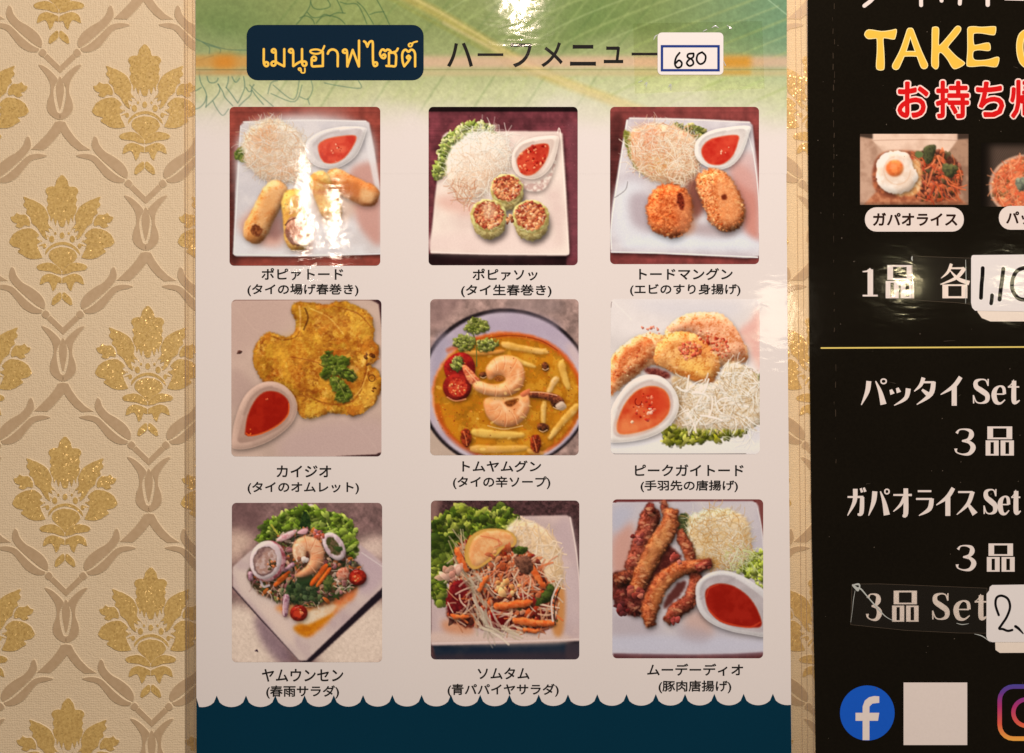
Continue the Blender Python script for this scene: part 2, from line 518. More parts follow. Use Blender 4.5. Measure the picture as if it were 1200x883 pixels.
def table_red(c, top=(128, 58, 52), amt=0.06):
    c.a[:] = np.array(top, np.float32)
    n = vnoise(c.h, c.w, 40, 3, 3); c.a *= (1 + amt * n)[..., None]
    st = vnoise(c.h, 1, 5, 8, 2); c.a *= (1 + 0.03 * st)[..., None] if st.shape[1] == 1 else 1
def dish_spring_rolls():
    c = Canvas(773, 883, (132, 62, 54), 1); table_red(c, (140, 68, 58))
    c.tint([(380, 40), (560, 40), (560, 120), (400, 120)], (175, 125, 115), .5, 30)
    c.grad([(60, 300), (110, 300), (110, 700), (60, 700)], 0, 0, -.35, 14)
    plate = [(118, 135), (135, 120), (400, 112), (655, 116), (672, 125), (695, 260), (722, 430), (740, 560), (735, 690), (400, 702), (98, 700), (85, 690), (95, 420)]
    c.poly(plate, (208, 196, 196), (222, 214, 216), ts=90, smooth=False, shadow=.5, sh=(4, 8), shb=10, blur=2)
    c.poly([(140, 138), (640, 132), (690, 420), (640, 560), (150, 620), (115, 560)], (205, 195, 198), (218, 206, 206), ts=70, blur=18)
    c.tint([(590, 330), (700, 300), (722, 430), (722, 650), (640, 590), (600, 480)], (196, 140, 128), .85, 14)
    c.tint([(650, 170), (680, 190), (720, 430), (700, 420)], (226, 216, 216), .8, 4)
    c.line([(118, 140), (104, 400), (88, 690)], 6, (228, 222, 226), .8)
    c.line([(130, 122), (400, 115), (658, 119)], 6, (232, 220, 216), .8)
    c.line([(92, 694), (400, 697), (722, 690)], 7, (226, 222, 230), .8)
    c.tint([(110, 560), (250, 470), (300, 640), (200, 650)], (214, 150, 130), .75, 18)
    c.tint([(290, 600), (420, 560), (420, 680), (360, 680)], (205, 150, 130), .6, 14)
    c.tint([(240, 590), (320, 470), (330, 560), (270, 630)], (110, 75, 75), .55, 12)
    c.tint([(430, 420), (600, 420), (600, 530), (470, 560)], (200, 150, 120), .5, 16)
    # salad nest
    c.poly([(90, 262), (120, 225), (160, 250), (160, 292), (105, 290)], (78, 92, 40), (120, 130, 60), ts=10, rough=4, shadow=.3)
    nest = [(130, 190), (190, 120), (270, 112), (350, 150), (400, 220), (410, 320), (360, 375), (270, 385), (190, 350), (135, 290)]
    c.poly(nest, (212, 178, 152), (235, 212, 190), ts=22, rough=7, shade=.35, sr=34, blur=4, shadow=.3, shb=14)
    c.tint([(170, 160), (260, 150), (260, 250), (190, 260)], (222, 140, 90), .6, 22, rough=6)
    c.tint([(270, 280), (350, 300), (330, 360), (270, 350)], (218, 150, 110), .45, 18)
    c.tint([(330, 150), (420, 200), (420, 330), (360, 300)], (228, 220, 215), .6, 20)
    c.strands(nest, 330, 90, 2.3, NOOD + [(222, 150, 105)], 3.4, .75)
    c.strands(nest, 70, 40, 4, [(226, 150, 100), (236, 190, 150), (244, 232, 222)], 2.5, .5)
    c.strands([(120, 150), (270, 95), (400, 180), (390, 390), (200, 385)], 60, 80, 2.4, [(240, 225, 215), (225, 195, 170)], 2, .7)
    c.tint(nest, (226, 196, 172), .2, 24)
    # sauce boat
    c.bowl([(398, 220), (420, 190), (470, 160), (560, 142), (650, 146), (655, 170), (620, 258), (560, 308), (500, 322), (440, 308), (404, 268)], [(430, 225), (480, 178), (560, 158), (640, 156), (604, 240), (552, 292), (490, 302), (442, 280)], [(452, 228), (480, 200), (535, 186), (612, 182), (602, 225), (562, 278), (512, 300), (470, 288)], (222, 210, 208), (208, 194, 194), (196, 60, 46), (218, 88, 66))
    c.tint([(500, 230), (560, 225), (560, 250), (510, 255)], (235, 120, 90), .5, 6)
    c.bits(ell(540, 240, 35, 25), 8, 3, [(250, 170, 140), (160, 30, 20)], .7)
    # rolls
    def roll(p0, p1, w, a, b, end=None, er=(26, 22)):
        c.poly(caps(p0, p1, w, w, 4), a, b, ts=40, tc=.7, rough=1.5, shade=.5, sr=22, shadow=.35, sh=(4, 10), shb=12, blur=2, rim=.12)
        c.tex(caps(p0, p1, w * .95, w * .95, 4), .05, 30, 9, .3, int(p0[0]) % 9); c.spec(caps(p0, p1, w * .6, w * .6, 4), 6, 7, (246, 206, 160), .4)
        if end:
            c.poly(ell(end[0], end[1], er[0], er[1], 30), (150, 88, 50), (110, 55, 30), ts=8, rough=3, shadow=.3, sh=(0, 0), shb=4)
    roll((490, 350), (705, 455), 100, (206, 128, 74), (226, 160, 108))
    c.tint([(560, 380), (620, 380), (630, 430), (570, 430)], (176, 92, 42), .5, 10, rough=4)
    c.tint([(640, 410), (690, 430), (680, 470), (640, 460)], (228, 178, 130), .7, 6)
    roll((445, 340), (525, 540), 92, (190, 130, 60), (222, 180, 110))
    roll((290, 385), (160, 635), 108, (206, 136, 78), (226, 168, 116), (186, 590), (25, 24))
    c.tint([(230, 420), (290, 430), (230, 540), (190, 540)], (232, 172, 118), .6, 12)
    roll((345, 415), (368, 672), 108, (202, 146, 64), (224, 176, 100))
    c.poly(ell(356, 592, 46, 62, -12), (206, 148, 120), (176, 108, 80), ts=12, rough=4, shade=.35, sr=10, rim=.3)
    c.line([(310, 566), (330, 545), (365, 536), (398, 548)], 6, (92, 44, 24), .8)
    c.poly([(312, 580), (330, 600), (350, 650), (335, 650), (314, 610)], (110, 55, 35), rough=3, alpha=.7)
    c.bits([(300, 450), (400, 450), (400, 520), (300, 520)], 14, 5, [(176, 120, 40), (232, 196, 120)], .6)
    c.grain(.025); return c

def dish_fresh_rolls():
    c = Canvas(773, 883, (92, 44, 52), 2); table_red(c, (104, 52, 60), .09)
    c.grad([(30, 40), (700, 40), (700, 78), (30, 78)], 0, 0, -.72, 2, False)
    c.tint([(640, 120), (700, 120), (700, 700), (655, 700)], (118, 66, 76), .6, 8, False)
    c.grad([(40, 690), (640, 700), (640, 745), (40, 745)], 0, 0, -.62, 4, False)
    c.bits([(60, 90), (680, 90), (680, 150), (60, 150)], 50, 2.5, [(140, 84, 88), (80, 40, 46)], .4)
    c.bits([(640, 200), (685, 200), (685, 680), (660, 680)], 50, 2.5, [(140, 84, 88), (70, 36, 44)], .4)
    c.poly([(105, 182), (125, 166), (340, 160), (605, 162), (622, 172), (638, 420), (652, 685), (640, 698), (300, 694), (55, 688), (50, 670), (75, 420)], (216, 190, 186), (230, 208, 202), ts=110, smooth=False, shadow=.65, sh=(3, 10), shb=9, blur=2)
    c.line([(600, 168), (614, 180), (640, 560), (648, 690)], 5, (236, 216, 210), .8)
    c.line([(56, 682), (300, 690), (645, 692)], 6, (232, 214, 214), .9)
    c.tint([(90, 600), (520, 600), (580, 680), (80, 680)], (224, 196, 194), .8, 18)
    c.tint([(560, 420), (620, 440), (630, 640), (590, 640)], (208, 178, 176), .7, 18)
    c.tint([(80, 440), (260, 460), (250, 520), (110, 500)], (206, 150, 140), .6, 20)
    # lettuce
    c.poly([(100, 210), (130, 175), (190, 135), (260, 120), (320, 150), (330, 200), (220, 260), (140, 330), (80, 372), (60, 330), (90, 270)], (126, 134, 62), (86, 98, 42), ts=14, rough=5, shadow=.3)
    c.ruffle([(95, 230), (130, 175), (200, 130), (260, 122), (320, 145), (310, 175), (200, 190), (130, 260), (95, 360), (62, 340), (90, 280)], 70, 17, [(142, 152, 78), (176, 180, 110), (96, 108, 48), (196, 196, 140)])
    # noodles
    nest = [(120, 300), (160, 220), (240, 165), (330, 170), (385, 220), (400, 300), (370, 350), (310, 370), (300, 430), (230, 460), (170, 440), (130, 380)]
    c.poly(nest, (222, 196, 184), (238, 220, 210), ts=30, rough=7, shade=.3, sr=40, blur=4, shadow=.25, shb=14)
    c.tint([(150, 330), (320, 300), (330, 380), (230, 430), (150, 410)], (212, 160, 128), .55, 24, rough=6)
    c.strands(nest, 380, 95, 2.2, [(240, 228, 222), (232, 206, 190), (246, 238, 232), (218, 176, 150)], 3.2, .7)
    c.tint(nest, (236, 216, 206), .22, 22)
    c.strands([(140, 380), (250, 390), (250, 470), (170, 470)], 60, 60, 2.6, [(205, 150, 120), (228, 196, 172), (190, 120, 90)], 2, .7)
    c.strands([(190, 150), (380, 160), (400, 260), (250, 220)], 45, 110, 3, [(240, 232, 226), (225, 215, 210)], 1.5, .7)
    # sauce boat with a long shadowed side
    c.poly([(440, 360), (470, 390), (560, 350), (598, 250), (585, 330), (545, 410), (480, 420), (440, 395)], (190, 156, 152), (226, 206, 200), ts=14, shadow=.4, sh=(2, 10), shb=10, blur=2)
    sau = [(426, 290), (448, 254), (495, 224), (556, 218), (560, 258), (535, 310), (492, 348), (448, 344)]
    c.bowl([(404, 284), (414, 244), (440, 214), (490, 192), (560, 182), (598, 184), (604, 205), (584, 290), (548, 342), (500, 366), (440, 356), (410, 322)], [(418, 280), (430, 244), (470, 214), (580, 196), (572, 260), (538, 328), (490, 356), (436, 340)], sau, (228, 206, 200), (208, 182, 176), (168, 44, 32), (196, 74, 52))
    c.bits(sau, 34, 6, [(228, 120, 80), (140, 20, 16), (240, 160, 120), (190, 40, 26)], .75)
    # three cut rolls
    for (cx, cy, r, w) in ((382, 410, 66, 1), (302, 525, 72, 0), (484, 530, 74, 0)):
        c.poly(ell(cx + 3, cy + 22, r * 1.02, r * 1.12), (186, 168, 118), (150, 128, 84), ts=12, shade=.4, sr=12, shadow=.6, sh=(10, 16), shb=12, rough=3)
        c.poly(ell(cx, cy, r * 1.08, r * .98), (198, 186, 128), (170, 150, 92), ts=16, rough=3, shade=.3, sr=8)
        inn = ell(cx, cy - 3, r * .9, r * .82)
        c.poly(inn, (196, 122, 86), (156, 76, 50), ts=9, rough=4, rim=.2, sr=10)
        c.bits(inn, 75, 7.5, [(214, 138, 96), (226, 166, 124), (160, 70, 50), (134, 46, 36), (220, 150, 110)], .85, elong=1.8)
        c.strands(ell(cx, cy + 4, r * 1.0, r * .9), 12, 30, 2.5, [(226, 212, 190)], 1.5, .6)
    c.tint([(270, 480), (330, 480), (330, 530), (290, 540)], (230, 196, 170), .5, 8, rough=4)
    c.bits([(380, 530), (405, 530), (405, 560), (385, 560)], 8, 7, [(206, 140, 100), (120, 60, 40)], .9)
    c.grain(.025); return c

def fried(c, pts, a, b, n=90, rr=6):
    n = int(n * .6)
    c.poly(pts, a, b, ts=16, rough=5, rscale=10, shade=.55, sr=30, shadow=.45, sh=(5, 12), shb=14, rim=.3, blur=2)
    c.bits(pts, n, rr, [tuple(min(255, v * 1.16) for v in a), tuple(v * .76 for v in a), tuple(min(255, v * 1.3) for v in b), b], .4, elong=1.8)
    c.tex(pts, .15, 13, 5, .4, len(pts))
def dish_shrimp_cakes():
    c = Canvas(773, 883, (122, 60, 58), 3); table_red(c, (126, 62, 60), .07)
    for x in range(60, 700, 5): c.line([(x, 57), (x, 110)], 2, (150, 84, 80), .25, False)
    c.grad([(50, 130), (110, 130), (60, 520), (40, 520)], 0, 0, -.35, 10)
    c.poly([(125, 118), (140, 102), (400, 108), (655, 120), (668, 135), (680, 240), (700, 430), (700, 700), (640, 708), (300, 690), (55, 684), (60, 520), (90, 320)], (206, 196, 202), (190, 178, 186), ts=90, smooth=False, shadow=.5, sh=(0, 9), shb=8, blur=2)
    c.tint([(90, 400), (200, 400), (200, 640), (100, 640), (60, 560)], (214, 212, 222), .8, 20)
    c.tint([(140, 440), (230, 440), (230, 580), (150, 560)], (160, 140, 148), .7, 18)
    c.tint([(580, 310), (660, 330), (697, 440), (697, 640), (640, 600), (600, 480)], (192, 118, 104), .8, 16)
    c.tint([(560, 330), (640, 250), (680, 280), (690, 430)], (204, 160, 156), .7, 16)
    c.tint([(250, 600), (520, 590), (640, 610), (690, 670), (120, 660)], (212, 212, 224), .9, 14)
    c.tint([(400, 560), (600, 590), (560, 620), (420, 610)], (150, 120, 120), .5, 14)
    c.line([(128, 115), (95, 320), (60, 560), (60, 670)], 6, (226, 222, 228), .85)
    c.line([(640, 150), (672, 260), (694, 440), (699, 600)], 5, (222, 214, 216), .9)
    c.line([(60, 682), (300, 688), (690, 705)], 6, (220, 216, 226), .9)
    c.line([(140, 106), (400, 112), (655, 124)], 6, (226, 212, 208), .8)
    c.line([(75, 448), (120, 415), (130, 380)], 4, (120, 110, 112), .6)
    # leaves + nest
    c.poly([(110, 170), (150, 170), (185, 240), (240, 340), (200, 350), (150, 300)], (110, 112, 48), (150, 146, 70), ts=14, rough=3, shadow=.3)
    c.ruffle([(300, 130), (440, 140), (450, 190), (330, 170)], 26, 14, [(120, 124, 62), (90, 96, 44), (170, 160, 100)])
    nest = [(150, 160), (230, 130), (330, 140), (420, 190), (440, 300), (400, 390), (320, 390), (230, 370), (160, 310), (140, 240)]
    c.poly(nest, (196, 146, 112), (226, 190, 160), ts=22, rough=7, shade=.35, sr=34, blur=4, shadow=.3, shb=12)
    c.tint([(160, 150), (250, 140), (250, 230), (180, 230)], (214, 110, 80), .5, 22, rough=6)
    c.tint([(200, 270), (300, 260), (300, 340), (230, 350)], (190, 130, 60), .5, 18, rough=6)
    c.strands(nest, 380, 90, 2.4, NOOD + [(228, 150, 120), (210, 130, 90)], 3.2, .75)
    c.strands([(320, 180), (430, 210), (430, 400), (340, 400)], 70, 90, 3, [(242, 228, 210), (236, 214, 190)], 2, .8)
    c.strands([(130, 140), (330, 120), (440, 340), (350, 410), (150, 330)], 50, 80, 2.4, [(245, 225, 210)], 2, .75)
    c.tint(nest, (224, 186, 158), .18, 24)
    c.tint([(380, 400), (460, 360), (470, 480), (410, 540)], (120, 62, 50), .85, 14)
    # sauce boat
    c.bowl([(420, 232), (436, 194), (486, 162), (560, 146), (652, 140), (652, 172), (622, 258), (576, 310), (512, 326), (452, 302), (424, 268)], [(438, 234), (466, 188), (550, 162), (638, 156), (612, 242), (566, 298), (500, 308), (452, 284)], [(450, 240), (474, 206), (520, 188), (602, 180), (604, 212), (580, 270), (535, 304), (486, 302), (458, 276)], (226, 216, 214), (210, 196, 194), (184, 44, 32), (204, 72, 52))
    c.bits(ell(545, 245, 30, 20), 6, 3, [(250, 190, 160)], .8)
    # two cakes
    A = [(210, 500), (225, 440), (270, 398), (330, 388), (385, 415), (408, 470), (410, 540), (385, 595), (330, 622), (270, 610), (225, 570)]
    fried(c, A, (188, 92, 48), (214, 124, 76), 160, 7)
    c.tint([(360, 430), (405, 470), (405, 590), (350, 600), (340, 540)], (216, 140, 100), .55, 14, rough=5)
    c.poly([(344, 434), (362, 428), (376, 470), (366, 500), (346, 480)], (92, 30, 18), (130, 50, 30), ts=6, rough=3, blur=2)
    B = [(425, 370), (450, 335), (510, 322), (560, 345), (595, 400), (630, 470), (636, 540), (600, 585), (545, 596), (490, 560), (460, 490), (430, 420)]
    fried(c, B, (204, 114, 66), (222, 150, 104), 160, 6)
    c.tint([(510, 380), (570, 380), (610, 470), (600, 560), (540, 540), (520, 450)], (226, 152, 104), .6, 14, rough=4)
    c.poly(ell(546, 446, 13, 12), (110, 44, 22), rough=2, blur=2)
    c.bits([(430, 360), (480, 340), (520, 480), (540, 590), (480, 560)], 50, 6, [(176, 80, 40), (222, 140, 90)], .7)
    c.grain(.03); return c

def dish_omelette():
    c = Canvas(773, 883, (192, 168, 164), 4)
    n = vnoise(c.h, c.w, 160, 21, 3); c.a *= (1 + .03 * n)[..., None]
    c.tint([(70, 30), (350, 30), (300, 160), (150, 260), (70, 300)], (190, 164, 162), .9, 20)
    c.tint([(78, 330), (180, 420), (100, 520), (70, 500)], (176, 150, 150), .7, 20)
    c.tint([(350, 600), (720, 560), (730, 730), (300, 730)], (186, 162, 166), .9, 30)
    c.line([(100, 80), (180, 170), (235, 190)], 5, (206, 180, 174), .25, soft=9)
    c.line([(560, 560), (640, 610), (700, 680)], 5, (200, 178, 178), .25, soft=9)
    c.poly([(670, 38), (730, 38), (730, 180), (722, 130), (712, 60)], (66, 40, 46), smooth=False, blur=2)
    c.poly([(530, 716), (700, 708), (722, 700), (730, 722)], (70, 46, 50), smooth=False, blur=1)
    c.line([(78, 44), (400, 42), (700, 44)], 3, (120, 90, 90), .7)
    c.bits([(108, 265), (128, 268), (126, 282), (110, 280)], 3, 7, [(90, 60, 56)], .8)
    om = [(345, 60), (400, 52), (480, 62), (560, 48), (620, 70), (672, 100), (690, 150), (690, 220), (712, 245), (705, 300), (678, 325), (705, 345), (724, 385), (715, 450), (680, 500), (620, 542), (560, 532), (500, 532), (440, 548), (385, 550), (350, 500), (300, 440), (215, 392), (180, 330), (172, 270), (190, 225), (240, 180), (300, 200), (345, 190), (358, 140), (340, 100)]
    c.poly(om, (164, 104, 34), (196, 142, 52), ts=34, rough=4, shade=.3, sr=14, shadow=.45, sh=(4, 8), shb=9, rim=.22, blur=2, oct=4)
    m, sl = c.mask(om, True, 3)
    for (sd, s1, col, a, th) in ((71, 40, (218, 170, 76), .6, .5), (72, 30, (132, 76, 26), .5, .8), (73, 60, (186, 112, 40), .5, .3), (74, 18, (230, 190, 110), .35, 1.2), (76, 60, (150, 112, 30), .4, .4)):
        t = np.clip((vnoise(c.h, c.w, s1, sd, 4)[sl] - th) * 2.2, 0, 1)
        c.comp(m * t, sl, np.array(col, np.float32), a)
    c.tint([(250, 230), (420, 190), (460, 260), (330, 330), (230, 300)], (216, 164, 62), .5, 18, rough=6)
    c.tint([(420, 100), (560, 110), (600, 170), (470, 160)], (216, 156, 74), .5, 14, rough=6)
    c.tint([(600, 100), (670, 130), (680, 210), (620, 200)], (222, 180, 80), .55, 14, rough=6)
    c.tint([(380, 480), (480, 490), (460, 540), (390, 540)], (214, 172, 70), .6, 10, rough=5)
    c.tint([(620, 420), (700, 400), (690, 490), (640, 500)], (208, 160, 70), .6, 10, rough=5)
    c.line([(395, 80), (408, 120), (390, 170)], 8, (92, 54, 20), .7, soft=4)
    c.line([(370, 70), (375, 120), (372, 170)], 8, (222, 176, 110), .6, soft=4)
    c.line([(420, 80), (500, 120), (560, 190)], 6, (236, 200, 120), .5, soft=4)
    c.line([(520, 70), (620, 100), (680, 160)], 6, (146, 84, 34), .6, soft=4)
    c.line([(250, 200), (300, 215), (350, 205), (370, 180)], 6, (120, 70, 24), .5, soft=4)
    c.line([(340, 290), (400, 300), (455, 315)], 5, (150, 84, 34), .7, soft=3)
    c.line([(400, 450), (470, 485), (560, 492), (620, 460), (650, 380), (662, 300)], 8, (146, 84, 28), .7, soft=4)
    c.line([(595, 470), (640, 420), (668, 340)], 5, (226, 180, 96), .7, soft=3)
    c.tint([(580, 330), (640, 330), (650, 290), (610, 370), (600, 400)], (234, 200, 130), .6, 5, rough=4)
    c.bits([(660, 240), (690, 240), (690, 320), (655, 320)], 6, 9, [(88, 50, 26), (130, 84, 50)], .8)
    c.line(ell(683, 380, 14, 14), 5, (106, 62, 26), .8)
    c.bits([(685, 415), (702, 415), (702, 445), (688, 445)], 3, 7, [(96, 56, 24)], .8)
    c.bits(om, 60, 5, [(132, 70, 24), (230, 180, 90), (160, 90, 30)], .45)
    c.tex(om, .09, 34, 12, .25, 1)
    # coriander
    for L in ([(465, 300), (490, 266), (520, 280), (560, 285), (590, 300), (575, 330), (560, 352), (520, 370), (480, 385), (460, 350), (480, 330)],
              [(500, 380), (530, 372), (560, 395), (590, 440), (592, 470), (560, 480), (530, 470), (520, 430)],
              [(540, 345), (580, 345), (612, 365), (600, 385), (560, 380)]):
        c.poly(L, (72, 88, 32), (104, 116, 48), ts=14, rough=7, rscale=16, shade=.3, sr=8, shadow=.55, sh=(4, 6), shb=5)
        c.ruffle(L, 14, 15, [(92, 108, 40), (76, 92, 32), (122, 130, 60)], .75)
    c.line([(455, 320), (500, 340), (560, 350)], 3, (60, 76, 30), .7)
    c.line([(560, 345), (590, 350), (612, 372)], 6, (40, 34, 24), .6)
    c.line([(520, 375), (550, 420), (570, 465)], 3, (150, 150, 80), .6)
    # sauce boat
    sau = [(138, 610), (150, 540), (185, 470), (230, 438), (285, 445), (322, 480), (322, 530), (285, 575), (220, 612), (165, 628), (142, 625)]
    c.bowl([(80, 665), (92, 570), (128, 470), (180, 415), (240, 395), (300, 410), (345, 455), (360, 505), (345, 560), (300, 610), (230, 655), (150, 682), (95, 684)], [(105, 650), (125, 560), (160, 470), (220, 424), (280, 424), (332, 468), (338, 530), (302, 586), (220, 632), (150, 656)], sau, (196, 166, 160), (176, 146, 140), (146, 26, 14), (160, 36, 20))
    c.line([(325, 490), (322, 535), (285, 578), (220, 614), (165, 628), (142, 618)], 6, (214, 96, 40), .75, soft=3)
    c.bits([(140, 595), (165, 600), (160, 628), (142, 625)], 4, 5, [(226, 110, 50)], .8)
    c.bits([(225, 470), (240, 470), (240, 482), (225, 482)], 2, 4, [(200, 90, 60)], .8)
    c.grain(.03); return c

def dish_soup():
    c = Canvas(773, 883, (152, 126, 120), 5)
    n = vnoise(c.h, c.w, 30, 23, 4); c.a *= (1 + .08 * n)[..., None]
    c.tint([(50, 30), (200, 30), (120, 130), (50, 180)], (136, 108, 106), .6, 20)
    c.tint([(380, 40), (600, 40), (600, 100), (420, 90)], (142, 122, 120), .6, 20)
    c.tint([(40, 560), (200, 720), (40, 720)], (186, 164, 150), .9, 10)
    cx, cy = 375, 425
    c.poly(ell(cx, cy, 372, 345, 0, 40), (30, 24, 28), (44, 34, 36), ts=40, blur=2)
    c.poly(ell(cx + 2, cy + 2, 358, 330, 0, 40), (172, 156, 172), (186, 172, 184), ts=90, blur=3)
    c.tint([(60, 250), (120, 180), (130, 260), (80, 380), (60, 420)], (150, 140, 160), .7, 18)
    c.tint([(300, 110), (450, 100), (600, 150), (560, 200), (330, 190)], (168, 152, 170), .7, 18)
    c.tint([(640, 230), (690, 260), (700, 330), (660, 300)], (206, 180, 176), .7, 14)
    c.tint([(60, 450), (100, 480), (120, 600), (80, 580)], (196, 178, 176), .7, 12)
    so = ell(385, 458, 318, 268, 3, 40)
    c.poly(ell(385, 456, 326, 276, 3, 40), (206, 110, 60), (226, 140, 90), ts=30, rough=3, blur=4)
    c.poly(so, (192, 124, 28), (166, 106, 22), ts=70, rough=2, blur=3, rim=.15, sr=22)
    m, sl = c.mask(so)
    for (sd, s1, col, a, th) in ((81, 60, (206, 150, 52), .55, .2), (82, 34, (136, 92, 22), .4, .8), (83, 14, (196, 96, 30), .4, 1.3)):
        t = np.clip((vnoise(c.h, c.w, s1, sd, 4)[sl] - th) * 1.8, 0, 1); c.comp(m * t, sl, np.array(col, np.float32), a)
    c.line([(130, 260), (240, 215), (380, 195), (520, 215), (620, 275), (680, 360), (700, 430)], 20, (190, 72, 24), .55, soft=14)
    c.line([(84, 500), (110, 590), (170, 660), (250, 705)], 22, (176, 66, 22), .55, soft=14)
    c.line([(690, 520), (640, 620), (560, 690)], 14, (176, 70, 24), .45, soft=12)
    c.line([(300, 208), (400, 196), (520, 215), (600, 260)], 5, (120, 44, 20), .6, soft=3)
    c.bits([(90, 520), (300, 520), (300, 600), (120, 620)], 34, 3, [(120, 50, 16), (216, 120, 50)], .7)
    c.bits([(420, 260), (660, 330), (660, 600), (420, 640)], 34, 3, [(120, 60, 20), (220, 150, 70)], .6)
    def stick(p0, p1, w, col=(222, 182, 96)):
        col = (col[0], col[1] * .95, col[2] * 1.02)
        c.poly(caps(p0, p1, w * 1.12, w * .8, 4), col, (210, 158, 78), ts=34, tc=.8, shade=.22, sr=7, shadow=.3, sh=(2, 5), shb=7, blur=2.5, alpha=.93, rough=1)
    stick((360, 232), (560, 268), 28, (226, 186, 104)); stick((200, 270), (370, 262), 20, (214, 150, 70))
    stick((400, 290), (505, 330), 20, (226, 196, 110)); stick((615, 305), (648, 425), 30, (222, 184, 92))
    stick((600, 375), (560, 450), 26, (222, 190, 130)); stick((690, 495), (565, 640), 30, (224, 188, 104))
    stick((232, 612), (455, 625), 34, (222, 188, 92)); stick((225, 684), (470, 680), 32, (216, 172, 92))
    stick((545, 480), (540, 580), 22, (226, 196, 120)); stick((470, 690), (540, 705), 20, (206, 150, 80))
    # mushrooms
    for (x, y, r, a) in ((548, 330, 20, 70), (538, 592, 26, 10), (600, 490, 30, 20), (280, 366, 18, 0)):
        c.poly(ell(x, y, r, r * .7, a), (112, 62, 36), (70, 36, 24), ts=8, shade=.5, sr=7, shadow=.5, sh=(2, 5), shb=5)
        c.line([(x - r * .6, y + r * .5), (x, y + r * .75), (x + r * .7, y + r * .4)], 4, (214, 170, 130), .8)
    c.poly([(470, 440), (540, 440), (600, 452), (630, 480), (600, 490), (540, 470), (475, 462)], (140, 78, 50), (96, 48, 34), ts=9, shade=.5, sr=8, shadow=.4)
    c.line([(475, 440), (540, 442), (598, 455)], 4, (226, 170, 130), .8)
    c.poly([(590, 500), (620, 480), (640, 505), (615, 520)], (196, 170, 150), shade=.3, alpha=.9)
    for (x, y) in ((205, 640), (505, 665)):
        c.poly([(x - 20, y - 35), (x + 15, y - 35), (x + 25, y + 10), (x + 5, y + 40), (x - 20, y + 10)], (150, 60, 30), (100, 36, 20), ts=9, rough=4, shade=.4, sr=8, shadow=.3)
        c.line([(x - 10, y - 30), (x, y), (x + 5, y + 30)], 5, (216, 130, 80), .6)
    # tomatoes
    c.poly([(110, 330), (135, 290), (180, 268), (225, 285), (245, 330), (235, 380), (190, 395), (130, 385)], (150, 34, 28), (118, 22, 24), ts=20, shade=.45, sr=16, shadow=.4)
    tm = ell(168, 418, 62, 60)
    c.poly(tm, (146, 38, 30), (116, 26, 24), ts=20, shade=.4, sr=14, shadow=.4, rim=.2)
    c.poly(ell(170, 420, 42, 40), (196, 70, 44), (160, 40, 30), ts=10, rough=3)
    for a in range(0, 360, 60):
        t = math.radians(a); c.line([(170, 420), (170 + 38 * math.cos(t), 420 + 36 * math.sin(t))], 5, (210, 110, 80), .45, False, 4)
    c.bits(ell(168, 418, 36, 34), 18, 4, [(232, 170, 110), (214, 110, 70)], .8)
    c.line([(125, 462), (160, 478), (205, 470)], 6, (226, 150, 110), .7, soft=3)
    # herb
    c.line([(238, 190), (250, 250), (252, 330)], 5, (96, 104, 50), .9)
    for L in ([(205, 160), (220, 130), (250, 122), (290, 140), (300, 170), (260, 185), (220, 185)],
              [(160, 215), (190, 198), (235, 205), (240, 240), (205, 258), (165, 250)],
              [(255, 225), (290, 210), (335, 218), (340, 240), (300, 262), (262, 255)],
              [(140, 320), (165, 292), (190, 300), (188, 330), (160, 345)]):
        c.poly(L, (96, 104, 42), (124, 128, 62), ts=12, rough=9, rscale=14, shade=.35, sr=7, shadow=.4, sh=(3, 5), shb=5)
        c.ruffle(L, 16, 12, [(128, 132, 66), (100, 108, 44), (150, 150, 90)], .8)
    # prawns
    def shrimp(body, segs, hi):
        c.poly([(x + 6, y + 14) for x, y in body], (96, 56, 16), alpha=.45, blur=9)
        c.poly(body, (222, 146, 96), (230, 166, 118), ts=26, tc=.8, shade=.4, sr=17, light=(-.35, -.9), rim=.12, blur=2)
        for l in segs: c.line(l, 3, (190, 106, 66), .5, True, 3); c.line([(p[0] + 4, p[1] + 2) for p in l], 4, (244, 196, 152), .4, True, 4)
        for l in hi: c.line(l, 14, (244, 204, 164), .6, True, 14)
    shrimp([(286, 472), (340, 456), (400, 462), (462, 446), (480, 472), (478, 520), (452, 562), (405, 590), (350, 586), (308, 560), (286, 518)],
           [[(300, 520), (330, 515), (345, 500)], [(320, 566), (345, 545), (355, 520)], [(372, 588), (378, 560), (376, 530)], [(424, 580), (415, 550), (400, 525)], [(462, 545), (440, 525), (420, 512)]],
           [[(318, 490), (350, 480), (380, 520)], [(440, 480), (450, 500), (430, 530)]])
    c.poly([(372, 484), (400, 472), (432, 468), (428, 482), (404, 502), (384, 500)], (110, 56, 22), (140, 76, 30), ts=8, blur=2)
    c.poly([(236, 408), (218, 398), (200, 362), (190, 330), (206, 326), (230, 346), (252, 372), (268, 392)], (188, 92, 62), (222, 142, 100), ts=12, shade=.4, sr=8, shadow=.4)
    c.line([(204, 338), (228, 368), (252, 394)], 5, (236, 176, 136), .7, True, 4)
